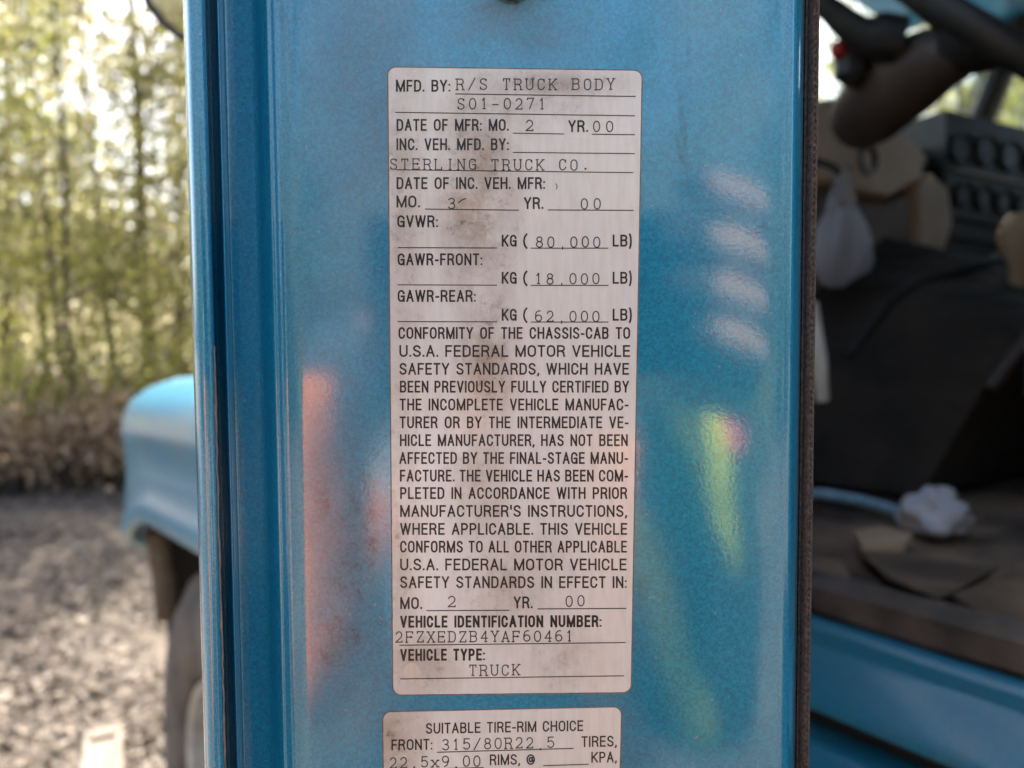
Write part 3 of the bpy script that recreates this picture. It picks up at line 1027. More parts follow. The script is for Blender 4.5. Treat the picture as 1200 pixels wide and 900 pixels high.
def wheel(cx, cy, sgn):
    Mx = Matrix.Translation((cx, cy, .53)) @ Matrix.Rotation(-math.pi / 2 * sgn, 4, 'Y')
    ty = MB()
    ty.lathe([(.29, -.13), (.31, -.145), (.40, -.155), (.48, -.145), (.515, -.12), (.53, -.10), (.532, -.02), (.524, -.012), (.524, .012), (.532, .02), (.53, .10),
              (.515, .12), (.48, .145), (.40, .155), (.31, .145), (.29, .13)], 64, Mx)
    for k in range(60):
        a = 2 * math.pi * k / 60
        for hh in (-.09, .09):
            Mb = Mx @ Matrix.Rotation(a + (.03 if hh > 0 else 0), 4, 'Z')
            ty.box((.52, -.018, hh - .022), (.536, .018, hh + .022), M4=Mb)
    w = empty('wheel', (0, 0, 0))
    w.parent = TR
    ty.build('tyre', 'tyre', w)
    rm = MB()
    rm.lathe([(.292, -.12), (.292, .118), (.278, .132), (.262, .122), (.255, .06), (.235, -.005), (.15, -.01), (.125, .03), (.12, .105), (.10, .125), (.001, .13)], 48, Mx)
    rm.build('rim', 'wheel_steel', w)
    for k in range(10):
        a = 2 * math.pi * k / 10
        Mb = Mx @ Matrix.Rotation(a, 4, 'Z') @ Matrix.Translation((.168, 0, -.012))
        MB().lathe([(.017, 0), (.016, .035), (.010, .042), (.001, .043)], 6, Mb).build('lug_nut', 'bracket', w)
    return w
wheel(-.06, .83, 1)
wheel(2.16, .83, -1)
wheel(.20, -2.2, 1)
wheel(1.90, -2.2, -1)

# ---- cab shell
FZ = 1.365                                     # floor height
cs = MB()
cs.box((.03, -1.30, 1.20), (2.07, .42, FZ - .012), ch=.01)
cs.build('cab_floor', 'floor_mat', TR)
MB().box((.03, .36, FZ), (2.07, .42, 2.02), ch=.01).build('firewall', 'dash', TR)
rear = MB()
rear.box((.03, -1.36, 1.10), (2.07, -1.30, 2.66), ch=.02)
rear.build('cab_back_wall', 'headliner', TR)
rf = MB()
rows = []
for i in range(13):
    t = i / 12
    y = -1.36 + 1.50 * t
    row = []
    for j in range(17):
        s_ = j / 16 * 2 - 1
        row.append((1.05 + s_ * 1.05, y, 2.80 - .16 * abs(s_) ** 6 - .04 * s_ ** 2 - .10 * max(0, t - .75) ** 1.5 * 8))
    rows.append(row)
rf.grid(rows)
rf.build('cab_roof', 'paint', TR, solid=.04, auto=40)
MB().grid([[(.07 + 1.96 * j / 8, -1.29 + 1.32 * t / 6, 2.665 + .06 * (1 - (j / 4 - 1) ** 4)) for j in range(9)] for t in range(7)]).build('headliner', 'headliner', TR, solid=.012)
vz = MB()  # unseen visor, added to keep the sun off the cab interior
vz.grid([[(.10 + 1.90 * j / 12, .10 + .30 * t, 2.735 - .04 * t - .05 * abs(j / 6 - 1) ** 3) for j in range(13)] for t in (0, .25, .5, .75, 1)])
vz.build('added_visor', 'paint', TR, solid=.01)
def pillar(x_, name='windshield_pillar', mat='paint'):
    MB().tube([(x_, .30, 2.0), (x_, .20, 2.2), (x_, .02, 2.66)], [.045, .04, .045], 10).build(name, mat, TR)
pillar(.06)
pillar(2.04, mat='dash')
MB().box((.0, -.02, 1.14), (.09, .42, 2.02), ch=.02).build('hinge_pillar', 'paint', TR)
MB().box((.0, -1.36, 1.10), (.08, -1.08, 2.68), ch=.02).build('rear_door_pillar', 'paint', TR)
pd = MB()
pd.box((2.04, -1.08, 1.14), (2.10, .36, 2.08), ch=.02)
pd.build('passenger_door', 'beige', TR)
pf = MB()
pf.box((2.04, -1.36, 2.082), (2.10, -1.02, 2.66), ch=.01)
pf.box((2.04, -.30, 2.082), (2.085, -.26, 2.62), ch=.01)
pf.box((2.04, -1.02, 2.60), (2.10, .05, 2.66), ch=.01)
pf.build('passenger_window_frame', 'dash', TR)
MB().box((2.066, -1.02, 2.083), (2.071, .20, 2.60)).build('passenger_window', 'glass', TR, smooth=False)
ws = MB()
rows = []
for i in range(5):
    t = i / 4
    rows.append([(.08 + 1.94 * j / 10, .30 - .28 * t + .05 * (1 - ((j - 5) / 5) ** 2), 2.03 + .62 * t) for j in range(11)])
ws.grid(rows)
ws.build('windshield', 'glass', TR, solid=.005)
MB().box((1.02, .30, 2.04), (1.08, .34, 2.10), ch=.004).build('windshield_gasket', 'rubber', TR)

# ---- sill below the opening
def prof_extrude(prof_, y0, y1, name, mat, auto=30, wav=0.0):
    m = MB()
    k_ = 24
    rows_ = []
    for i in range(k_ + 1):
        y = y0 + (y1 - y0) * i / k_
        rows_.append([(x_ + random.uniform(-wav, wav), y, z_ + random.uniform(-wav, wav)) for x_, z_ in prof_])
    m.grid(rows_)
    m.add(rows_[0], [tuple(range(len(prof_)))])
    m.add(rows_[-1], [tuple(range(len(prof_)))[::-1]])
    return m.build(name, mat, TR, auto=auto)
prof_extrude([(.03, 1.30), (.014, 1.341), (.006, 1.345), (.005, FZ + .004), (.014, FZ + .009), (.03, FZ + .010), (.042, FZ + .007), (.045, FZ - .01)], -1.08, -.02, 'sill_trim', 'sill_mat', wav=.0012)
prof_extrude([(.05, 1.30), (.012, 1.3385), (.004, 1.337), (-.003, 1.331), (-.006, 1.319), (-.012, 1.314), (-.046, 1.293), (-.053, 1.287), (-.054, 1.281), (-.046, 1.277), (.0, 1.277)],
             -1.10, .0, 'door_sill', 'paint')
prof_extrude([(-.0, 1.256), (-.03, 1.256), (-.048, 1.253), (-.060, 1.247), (-.088, 1.222), (-.100, 1.19), (-.104, 1.0), (-.09, .94), (-.0, .94)], -1.36, .05, 'lower_cab_panel', 'paint')
MB().box((-.028, -1.10, 1.258), (.03, .0, 1.2755)).build('sill_seal', 'rubber', TR, smooth=False)
fs = MB()
fs.box((-.16, -1.05, .50), (.20, -.10, .56), ch=.01)
fs.box((-.14, -1.0, .562), (.0, -.15, .575), ch=.004)
for y in (-.98, -.16):
    fs.box((-.02, y, .50), (.62, y + .05, .60), ch=.005)
fs.build('step', 'silver', TR)

# ---- steering wheel, column, dashboard
wc = loc(1152, 34, x=.50)
wnrm = Vector((.02, -.70, .71)).normalized()
SW = empty('steering_wheel')
SW.parent = TR
Mw = Matrix.Translation(wc) @ wnrm.to_track_quat('Z', 'Y').to_matrix().to_4x4()
MB().lathe([(.222 + .0185 * math.cos(a * math.pi / 6), .0185 * math.sin(a * math.pi / 6)) for a in range(12)], 56, Mw, close=True).build('rim', 'black_plastic', SW, auto=0)
hb = MB()
hb.lathe([(.001, .02), (.05, .018), (.062, .008), (.062, -.012), (.045, -.035), (.03, -.05)], 28, Mw)
hb.build('hub', 'black_plastic', SW)
for k in range(4):
    a = (.35, math.pi - .35, math.pi + .5, -.5)[k]
    sp = MB()
    sp.tube([Mw @ Vector((.06 * math.cos(a), .06 * math.sin(a), -.01)), Mw @ Vector((.21 * math.cos(a), .21 * math.sin(a), 0))], [.02, .014], 8, flat=.5)
    sp.build('spoke', 'black_plastic', SW)
sh = MB()
c0 = loc(1095, 72, x=.53)
c1 = loc(1045, 100, x=.56)
c2 = loc(1000, 150, x=.62)
sh.tube([wc - wnrm * .03, c0, c0 + (c1 - c0) * .5, c1, c1 + (c2 - c1) * .6, c2], [.034, .050, .060, .066, .06, .045], 16, flat=.85)
sh.build('column_shroud', 'brown_plastic', TR)
sk = MB()
s0, s1, s2 = loc(1055, 48, x=.50), loc(1005, 38, x=.46), loc(958, -2, x=.42)
sk.tube(spline([s0, s0 + (s1 - s0) * .5, s1, s2, s2 + (s2 - s1) * .6], 3), [.034] * 4 + [.032, .028, .024, .021, .018, .016, .014, .013, .012], 16)
sk.box(loc(1000, 75, x=.49) - Vector((.02, .02, .03)), loc(1000, 75, x=.49) + Vector((.05, .03, .035)), ch=.015)
SK = sk.build('column_stalk', 'black_plastic', TR)
rd = loc(987, 57, x=.47)
MB().lathe([(.001, .008), (.010, .007), (.014, .002), (.014, -.012)], 16, Matrix.Translation(rd) @ Matrix.Rotation(math.pi / 2, 4, 'X')).build('hazard_knob', 'red', SK)

DB = empty('dashboard')
DB.parent = TR
da = MB()
# dash pad: cross section in y/z swept over the cab width
rows = []
for j in range(23):
    x_ = .09 + 1.95 * j / 22
    hump = .05 * math.exp(-((x_ - .55) / .33) ** 2)
    rows.append([(x_, .355, 2.0), (x_, .20, 2.055 + hump * .4), (x_, .04, 2.075 + hump), (x_, -.03, 2.065 + hump), (x_, -.065, 2.03 + hump), (x_, -.07, 1.98), (x_, -.02, 1.93),
                 (x_, .02, 1.80), (x_, .10, 1.70), (x_, .355, 1.66)])
da.grid(rows)
da.build('dash_pad', 'dash', DB)
# beige knee panel and driver side trim
def trim_panel(outl, y_, dep, name, mat, inset=.10, proud=.022):
    m = MB()
    f_ = [loc(px, py, y=y_) for px, py in outl]
    cen = sum(f_, Vector()) / len(f_)
    b_ = [p + Vector((0.01, dep, 0)) for p in f_]
    g_ = [p * (1 - inset * .35) + cen * inset * .35 + Vector((0, -proud * .75, 0)) for p in f_]
    fi = [p * (1 - inset) + cen * inset + Vector((0, -proud, 0)) for p in f_]
    n_ = len(f_)
    fc = [tuple(range(n_))]
    for k in range(3):
        fc += [(k * n_ + i, k * n_ + (i + 1) % n_, (k + 1) * n_ + (i + 1) % n_, (k + 1) * n_ + i) for i in range(n_)]
    m.add(fi + g_ + f_ + b_, fc)
    return m.build(name, mat, DB, auto=60)
trim_panel([(940, 122), (965, 116), (990, 118), (1026, 150), (1060, 164), (1078, 186), (1070, 212), (1030, 236), (985, 226), (940, 214)], -.125, .12, 'knee_panel', 'beige')
trim_panel([(940, 217), (985, 229), (1030, 239), (1058, 226), (1062, 300), (1036, 345), (1000, 384), (940, 396)], -.105, .10, 'knee_panel', 'brown_trim')
trim_panel([(1064, 215), (1082, 204), (1100, 222), (1106, 262), (1096, 296), (1066, 312)], -.115, .11, 'knee_panel', 'beige')
ig = loc(1014, 187, y=-.142)
Mi = Matrix.Translation(ig) @ Matrix.Rotation(math.pi / 2, 4, 'X')
MB().lathe([(.030, -.02), (.034, .004), (.028, .012), (.020, .010), (.016, -.004), (.001, -.006)], 24, Mi).build('ignition_switch', 'brown_plastic', DB)
hk = MB()
h0, h1 = loc(950, 186, y=-.15), loc(990, 207, y=-.20)
hk.tube([h0, h0 + (h1 - h0) * .5 + Vector((0, -.01, 0)), h1, h1 + Vector((.004, -.004, .018))], .006, 8)
hk.build('release_lever', 'black_plastic', DB)
# centre instrument stack turned toward the driver
ic = [loc(1108, 128, y=-.10), loc(1260, 165, y=-.22), loc(1260, 330, y=-.22), loc(1108, 318, y=-.10)]
st = MB()
ib = [p + Vector((.05, .16, 0)) for p in ic]
st.add(ic + ib, [(0, 1, 2, 3), (4, 7, 6, 5), (0, 4, 5, 1), (1, 5, 6, 2), (2, 6, 7, 3), (3, 7, 4, 0)])
st.build('instrument_stack', 'dash', DB, smooth=False)
eu = (ic[1] - ic[0])
ev = (ic[3] - ic[0])
en = eu.cross(ev).normalized()
if en.dot(Vector((-.5, -1, 0))) < 0:
    en = -en
def onstack(a, b, off=.0):
    return ic[0] + eu * a + ev * b + en * off
for (a, b, r_) in ((.12, .22, .036), (.30, .20, .036), (.48, .20, .036), (.13, .50, .028), (.28, .50, .028), (.43, .50, .028), (.58, .50, .028), (.68, .2, .036)):
    Mg = Matrix.Translation(onstack(a, b)) @ en.to_track_quat('Z', 'Y').to_matrix().to_4x4()
    g_ = MB().lathe([(.001, .003), (r_ * .86, .003), (r_ * .88, .008), (r_, .009), (r_ * 1.02, -.002)], 24, Mg).build('gauge', 'gauge', DB)
    MB().lathe([(r_ * .9, .0095), (r_ * .97, .0102), (r_ * 1.0, .0095), (r_ * 1.0, .002)], 24, Mg).build('bezel', 'dash', g_)
for b in (.36, .66, .78, .88):
    p_, q_ = onstack(.04, b, .004), onstack(.9, b, .004)
    MB().tube([p_, q_], .004, 6).build('trim_strip', 'silver' if b == .36 else 'dash', DB)
# hump over the engine and toe boards
dh = MB()
rows = []
for i in range(9):
    t = i / 8
    y = -.42 + .80 * t
    h = .30 + .30 * t
    row = []
    for j in range(13):
        s_ = j / 12 * 2 - 1
        row.append((1.02 + s_ * .50 + .015 * math.sin(9 * t + 4 * s_), y - .10 * (1 - abs(s_) ** 2) * (1 - t) + .015 * math.sin(11 * s_), FZ + h * (1 - abs(s_) ** 4.0) * (1 + .05 * math.sin(7 * s_ + 5 * t))))
    rows.append(row)
dh.grid(rows)
dh.add(rows[0], [tuple(range(13))])
EC = dh.build('engine_cover', 'carpet', TR, auto=50)
for k_ in (2, 4, 6):
    MB().tube(spline([Vector(p) + Vector((0, -.004, .006)) for p in rows[k_][1:-1]], 3), .008, 6).build('piping', 'rubber', EC)
MB().tube(spline([Vector(p) + Vector((0, -.012, .004)) for p in rows[0][1:-1]], 3), .010, 6).build('piping', 'brown_plastic', EC)
for x_ in (.66, .90):
    MB().box((x_ - .02, -.52, FZ + .15), (x_ + .02, -.50, FZ + .23), ch=.004).build('latch', 'silver', EC)
tb = MB()
tb.box((.10, .12, FZ), (.60, .15, FZ + .30), ch=.005, M4=Matrix.Translation((0, .10, 0)) @ Matrix.Translation((0, .12, FZ)) @ Matrix.Rotation(R(-25), 4, 'X') @ Matrix.Translation((0, -.12, -FZ)))
tb.build('toe_board', 'carpet', TR)
for px in (.28, .46):
    MB().box((px - .035, .02, FZ + .12), (px + .035, .045, FZ + .26), ch=.006).tube([(px, .04, FZ + .2), (px, .2, FZ + .24), (px, .34, FZ + .3)], .01, 6).build('pedal', 'rubber', TR)
gl_ = loc(1130, 390, y=-.30)
MB().tube([(gl_.x, gl_.y, FZ + .2), (gl_.x, gl_.y, gl_.z), (gl_.x - .01, gl_.y - .03, gl_.z + .05)], [.02, .016, .016], 10).build('gear_lever_boot', 'brown_plastic', TR)
kn = loc(1196, 285, x=.92)
MB().lathe([(.001, .055), (.022, .052), (.034, .035), (.038, .01), (.030, -.02), (.018, -.04), (.012, -.25)], 20, Matrix.Translation(kn)).build('gear_knob', 'beige', TR)
pk = MB()
p0, p1 = loc(952, 372, x=.24), loc(964, 470, x=.24)
pk.tube([p0 + Vector((0, 0, .02)), p0, (p0 + p1) / 2 + Vector((-.008, -.006, 0)), p1], [.007, .010, .011, .008], 8, flat=.6)
pk.build('pale_kick_strip', 'wheel_steel', TR)
# driver seat (mostly out of frame) and passenger seat
def seat(x_):
    s = empty('cab_seat')
    s.parent = TR
    MB().box((x_ - .25, -1.08, FZ + .38), (x_ + .25, -.62, FZ + .54), ch=.05).build('cushion', 'dash', s)
    MB().box((x_ - .24, -1.24, FZ + .50), (x_ + .24, -1.08, FZ + 1.18), ch=.05).build('backrest', 'dash', s)
    MB().box((x_ - .18, -1.02, FZ), (x_ + .18, -.70, FZ + .38), ch=.02).build('pedestal', 'rubber', s)
seat(.52)
seat(1.62)

# ---- loose things on the cab floor (each its own thing)
def tw(p):
    return TW @ p
def floor_pt(px, py, up=0.0):
    d = ray(px, py)
    k = (FZ + up - CAM.z) / d.z
    return CAM + d * k
def slab(corn, th, name, mat, label, cat, up=.0):
    ps = [floor_pt(px, py, up) for px, py in corn]
    m = MB()
    n_ = len(ps)
    topv = [p + Vector((0, 0, th)) for p in ps]
    m.add(topv + ps, [tuple(range(n_)), tuple(range(n_, 2 * n_))[::-1]] + [(i, n_ + i, n_ + (i + 1) % n_, (i + 1) % n_) for i in range(n_)])
    o = m.build(name, mat, smooth=False)
    return tag(o, label, cat)
slab([(1115, 702), (1215, 662), (1290, 700), (1290, 790), (1200, 752)], .004, 'cardboard_sheet', 'cardboard', 'tan cardboard sheet on the cab floor beside the sill, wide and flat', 'cardboard')
slab([(1005, 648), (1120, 655), (1170, 668), (1100, 706), (1040, 680)], .004, 'cardboard_piece', 'cardboard', 'crumpled brown cardboard piece between the white rag and the sill', 'cardboard')
slab([(938, 652), (985, 660), (1000, 688), (938, 672)], .004, 'cardboard_scrap', 'cardboard', 'small tan scrap on the cab floor close to the door edge', 'scrap')
slab([(1000, 632), (1030, 626), (1070, 634), (1060, 646), (1010, 648)], .010, 'rag_scrap', 'beige', 'pale beige rag scrap lying flat just below the blue cord', 'rag')

cl = MB()
pts = spline([floor_pt(925, 582, .006), floor_pt(955, 578, .008), floor_pt(985, 582, .008), floor_pt(1015, 588, .008), floor_pt(1045, 597, .008), floor_pt(1068, 606, .006), floor_pt(1085, 606, .006)], 6)
cl.tube(pts, .0075, 8)
M['cord'] = simple('pale_blue_cord', (0.38, 0.56, 0.68), (0.25, 0.42, 0.55), 60, 0.7)
tag(cl.build('rope', 'cord'), 'pale blue rope lying along the cab floor up to the white rag', 'rope')

def crumple(center, sx, sy, sz, seed, nseg=22):
    rnd = random.Random(seed)
    ph = [(rnd.uniform(2, 6), rnd.uniform(2, 6), rnd.uniform(0, 6), rnd.uniform(.05, .14)) for _ in range(7)]
    rows_ = []
    for i in range(nseg + 1):
        th = math.pi * i / nseg
        row = []
        for j in range(nseg * 2):
            a = math.pi * j / nseg
            k = 1 + sum(w * math.sin(f1 * th + p) * math.cos(round(f2) * a + p) for f1, f2, p, w in ph) + rnd.uniform(-.03, .03)
            row.append(Vector((center.x + sx * k * math.sin(th) * math.cos(a), center.y + sy * k * math.sin(th) * math.sin(a), center.z + max(-sz * .5, sz * k * math.cos(th)))))
        rows_.append(row)
    return MB().grid(rows_, closed=True)
M['cloth'] = simple('white_rag', (0.70, 0.69, 0.71), (0.55, 0.54, 0.57), 30, 0.8, bmp=0.5)
cpt = floor_pt(1096, 606, .016)
tag(crumple(cpt, .040, .034, .030, 5).build('rag', 'cloth', auto=0), 'crumpled white rag lying on the cab floor at the end of the rope', 'rag')

# hanging plastic bag on the release lever
m_, t_, b_s = nt('thin_plastic')
b_s.inputs['Base Color'].default_value = (0.72, 0.70, 0.76, 1)
b_s.inputs['Roughness'].default_value = 0.35
trn = N(t_, 'ShaderNodeBsdfTranslucent')
trn.inputs[0].default_value = (.7, .7, .75, 1)
trp = N(t_, 'ShaderNodeBsdfTransparent')
mx1 = N(t_, 'ShaderNodeMixShader')
mx1.inputs[0].default_value = .35
mx2 = N(t_, 'ShaderNodeMixShader')
mx2.inputs[0].default_value = .4
t_.links.new(b_s.outputs[0], mx1.inputs[1])
t_.links.new(trn.outputs[0], mx1.inputs[2])
t_.links.new(mx1.outputs[0], mx2.inputs[1])
t_.links.new(trp.outputs[0], mx2.inputs[2])
t_.links.new(mx2.outputs[0], t_.nodes['Material Output'].inputs[0])
M['bag'] = m_
bg_ = MB()
top = loc(990, 200, y=-.20)
bag_y = -.21
rows = []
prof_b = [(246, 974, 998), (252, 969, 1004), (266, 963, 1008), (285, 959, 1010), (304, 958, 1012), (320, 962, 1008), (330, 968, 992), (335, 972, 984)]
for (py, xa, xb) in prof_b:
    row = []
    ca, cb = loc(xa, py, y=bag_y), loc(xb, py, y=bag_y)
    cen, hw = (ca + cb) / 2, (cb - ca) / 2
    for k in range(48):
        a = 2 * math.pi * k / 48
        fold = .92 + .16 * math.sin(7 * a + py * .02) + .10 * math.sin(13 * a + py * .05)
        row.append(cen + hw * math.cos(a) * fold + Vector((0, hw.length * .5 * math.sin(a) * fold, .004 * math.sin(5 * a + py))))
    rows.append(row)
bg_.grid(rows, closed=True)
bg_.add(rows[-1], [tuple(range(48))])
for (xa, xm) in ((970, 978), (978, 986), (994, 991), (1003, 998)):
    q0, q1 = loc(xa, 250, y=bag_y), loc(xm, 222, y=bag_y)
    bg_.tube(spline([q0, q1, top + Vector((.002, -.004, .010))], 5), [.0055] * 5 + [.004] * 6, 6, flat=.35)
o = bg_.build('plastic_bag', 'bag', auto=0)
o.matrix_world = TW
tag(o, 'small white plastic bag hanging from the lever under the steering column', 'bag')

# ------------------------------------------------------------------ woodland
M['leaf_olive'] = leaf_mat('olive_leaf', (0.09, 0.105, 0.035), (0.36, 0.33, 0.14), .55)
M['leaf_lime'] = leaf_mat('spring_leaf', (0.30, 0.33, 0.06), (0.62, 0.58, 0.20), .65)
M['leaf_cream'] = leaf_mat('pale_glossy_leaf', (0.22, 0.21, 0.08), (0.72, 0.66, 0.42), .6)
M['leaf_dry'] = leaf_mat('dry_leaf', (0.36, 0.24, 0.14), (0.70, 0.54, 0.38), .5, 0.7)

def leaf_quad(mb, p, s, rnd):
    e = Euler((rnd.uniform(0, 6.3), rnd.uniform(0, 6.3), rnd.uniform(0, 6.3))).to_matrix()
    L, W_ = s, s * rnd.uniform(.38, .6)
    vs_ = [p + e @ Vector(q) for q in ((-L, 0, 0), (-.1 * L, -W_, .12 * L), (L, 0, 0), (-.1 * L, W_, .12 * L))]
    mb.add(vs_, [(0, 1, 2, 3)])

def make_tree(h, r0, nleaf, lsize, leafmat, seed, crown_lo=.25, spread=1.6, lean=.05, name='tree'):
    rnd = random.Random(seed)
    t = empty(name)
    tk = MB()
    pts, rad = [], []
    dx, dy = rnd.uniform(-lean, lean), rnd.uniform(-lean, lean)
    for i in range(9):
        f = i / 8
        pts.append(Vector((dx * f * h + rnd.uniform(-.04, .04) * h * .1, dy * f * h + rnd.uniform(-.04, .04) * h * .1, h * f - .15 * (i == 0))))
        rad.append(r0 * (1.25 if i == 0 else 1) * (1 - f * .86))
    tk.tube(pts, rad, 9)
    tips = []
    for i in range(int(10 + h * 1.6)):
        f = rnd.uniform(crown_lo, .98)
        k = f * 8
        a = pts[int(k)]
        b = pts[min(8, int(k) + 1)]
        p = a + (b - a) * (k - int(k))
        ang = rnd.uniform(0, 6.283)
        L = spread * (1.15 - f * .75) * rnd.uniform(.55, 1.1)
        d = Vector((math.cos(ang), math.sin(ang), rnd.uniform(.1, .7))).normalized()
        m1 = p + d * L * .5 + Vector((0, 0, rnd.uniform(-.05, .12)))
        e1 = m1 + (d + Vector((rnd.uniform(-.4, .4), rnd.uniform(-.4, .4), rnd.uniform(-.3, .2)))).normalized() * L * .55
        rr = max(.006, r0 * (1 - f * .86) * .38)
        tk.tube([p, m1, e1], [rr, rr * .6, rr * .2], 5, caps=False)
        tips += [(m1, L * .38), (e1, L * .42), ((m1 + e1) / 2, L * .34), (p + d * L * .3, L * .22)]
        for _ in range(3):
            q = m1 + Vector((rnd.gauss(0, .3), rnd.gauss(0, .3), rnd.gauss(0, .25))) * L
            tk.tube([m1, q], [rr * .4, rr * .12], 4, caps=False)
            tips.append((q, L * .28))
    tk.build('trunk', 'bark', t)
    lf = MB()
    for _ in range(nleaf):
        c_, s_ = rnd.choice(tips)
        p = c_ + Vector((rnd.gauss(0, s_ * .6), rnd.gauss(0, s_ * .6), rnd.gauss(0, s_ * .5)))
        leaf_quad(lf, p, lsize * rnd.uniform(.6, 1.3), rnd)
    lf.build('crown', leafmat, t, smooth=False)
    return t

def make_shrub(h, w, nstem, nleaf, lsize, leafmat, seed):
    rnd = random.Random(seed)
    t = empty('shrub')
    sm = MB()
    tips = []
    for i in range(nstem):
        a = rnd.uniform(0, 6.283)
        r_ = rnd.uniform(.05, w)
        p0 = Vector((rnd.gauss(0, .08), rnd.gauss(0, .08), -.05))
        p2 = Vector((r_ * math.cos(a), r_ * math.sin(a), h * rnd.uniform(.45, 1.0)))
        p1 = p0 * .4 + p2 * .45 + Vector((0, 0, h * .18))
        sm.tube([p0, p1, p2], [.016, .010, .003], 5, caps=False)
        tips += [(p1, w * .30), (p2, w * .30), ((p1 + p2) / 2, w * .3)]
    sm.build('stem', 'bark', t)
    lf = MB()
    for _ in range(nleaf):
        c_, s_ = rnd.choice(tips)
        p = c_ + Vector((rnd.gauss(0, s_ * .7), rnd.gauss(0, s_ * .7), rnd.gauss(0, s_ * .7)))
        p.z = max(.03, p.z)
        leaf_quad(lf, p, lsize * rnd.uniform(.6, 1.3), rnd)
    lf.build('foliage', leafmat, t, smooth=False)
    return t

def place(o, px, dist, rz=None, s=1.0):
    x = (px - 600) / F * dist
    o.location = (x, dist, gh(x, dist) - .02)
    o.rotation_euler = (0, 0, random.uniform(0, 6.28) if rz is None else rz)
    o.scale = (s, s, s * random.uniform(.92, 1.08))
    return o

specs = {
 'olive': (make_tree, dict(h=9.0, r0=.115, nleaf=6200, lsize=.055, leafmat='leaf_olive', seed=3, crown_lo=.16, spread=2.6, name='woodland_tree')),
 'lime': (make_tree, dict(h=6.5, r0=.045, nleaf=3200, lsize=.05, leafmat='leaf_lime', seed=4, crown_lo=.10, spread=2.2, lean=.14, name='sapling')),
 'cream': (make_tree, dict(h=7.5, r0=.07, nleaf=5200, lsize=.055, leafmat='leaf_cream', seed=5, crown_lo=.06, spread=2.6, lean=.10, name='understory_tree')),
 'pole': (make_tree, dict(h=7.5, r0=.04, nleaf=420, lsize=.05, leafmat='leaf_lime', seed=9, crown_lo=.25, spread=1.0, lean=.09, name='young_tree')),
 'shrub_lime': (make_shrub, dict(h=1.9, w=.9, nstem=22, nleaf=1500, lsize=.042, leafmat='leaf_lime', seed=6)),
 'shrub_dry': (make_shrub, dict(h=1.1, w=1.0, nstem=26, nleaf=900, lsize=.05, leafmat='leaf_dry', seed=7)),
}
lab = {
 'olive': ('tall grey-barked woodland tree with a loose olive crown', 'tree', 'tall trees in the woodland'),
 'lime': ('slender sapling with fresh yellow-green leaves in the woodland', 'tree', 'slender saplings in the woodland'),
 'cream': ('understory tree with pale glossy leaves in the woodland', 'tree', 'understory trees in the woodland'),
 'pole': ('thin bare-stemmed young tree with few leaves in the woodland', 'tree', 'thin young trees in the woodland'),
 'shrub_lime': ('leafy yellow-green shrub at the edge of the woodland', 'shrub', 'green shrubs along the woodland edge'),
 'shrub_dry': ('low shrub with dry brown leaves at the edge of the woodland', 'shrub', 'dry shrubs along the woodland edge'),
}
spots = {
 'olive': [(180, 11.0), (-80, 11.5), (20, 14.5), (-150, 7.7), (330, 12.5), (480, 11.8), (640, 13), (800, 12.5), (930, 14), (1040, 12), (1150, 14), (1260, 12.5), (-200, 13)],
 'lime': [(82, 9.4), (214, 10.2), (0, 11.5), (400, 10.5), (560, 11), (720, 10.5), (880, 11), (1000, 11), (1110, 11.5), (1200, 10.8)],
 'cream': [(60, 11.5), (140, 10.6), (-30, 12.2), (200, 12.8), (280, 11.2), (450, 13), (680, 12), (840, 13.5), (985, 12.6), (1080, 13), (1190, 12.4), (1300, 11.5)],
 'pole': [(84, 8.9), (300, 9.6), (700, 9.5), (1010, 9.7), (1120, 10)],
 'shrub_lime': [(20, 8.9), (110, 9.3), (200, 9.0), (-60, 9.6), (160, 10.0), (300, 9.2), (430, 9.4), (600, 9.2), (760, 9.5), (920, 9.6), (1090, 9.5), (1230, 9.6), (60, 10.2)],
 'shrub_dry': [(70, 8.4), (150, 8.6), (-10, 8.3), (215, 8.4), (115, 9.0), (330, 8.6), (520, 8.7), (700, 8.6), (860, 8.8), (1020, 8.8), (1180, 8.9)],
}
back = {'olive': [(a, 13) for a in (-62, -40, -20, 2, 24, 45, 66)], 'cream': [(a, 11.5) for a in (-55, -30, -8, 14, 34, 58)],
        'shrub_lime': [(a, 9.5) for a in (-48, -24, -2, 20, 42)]}  # unseen trees behind the camera, added to warm the light on the door
for k, (fn, kw) in specs.items():
    proto = fn(**kw)
    tag(proto, *lab[k])
    for i, (px, dist) in enumerate(spots[k]):
        o = proto if i == 0 else copy_tree(proto)
        place(o, px, dist, s=1.0 if i == 0 else random.uniform(.85, 1.2))
    for a_, d_ in back.get(k, []):
        o = copy_tree(proto)
        o.location = (math.sin(R(a_)) * d_, -math.cos(R(a_)) * d_, -.02)
        o.rotation_euler = (0, 0, random.uniform(0, 6.28))

# wood farther back, one mass
rnd = random.Random(21)
fw = MB()
for _ in range(24):
    a, d_ = rnd.uniform(-.85, .85), rnd.uniform(17, 30)
    x, y = math.tan(a) * d_, d_
    h_ = rnd.uniform(6, 10)
    fw.tube([(x, y, -.1), (x + rnd.uniform(-.7, .7), y, h_ * .5), (x + rnd.uniform(-1.6, 1.6), y, h_)], [.14, .10, .03], 6, 1)
for _ in range(20000):
    a, d_ = rnd.uniform(-.85, .85), rnd.uniform(16, 30)
    cx_ = math.tan(a) * d_
    z = abs(rnd.gauss(0, 4.2))
    cl_ = math.sin(cx_ * 1.3 + z * .7) + math.sin(cx_ * .5 - z * 1.1 + d_)
    if cl_ < -.1 and z > 2.0:
        continue
    leaf_quad(fw, Vector((cx_, d_, z)), rnd.uniform(.08, .2), rnd)
o = fw.build('far_wood', ['leaf_cream', 'bark'], smooth=False)
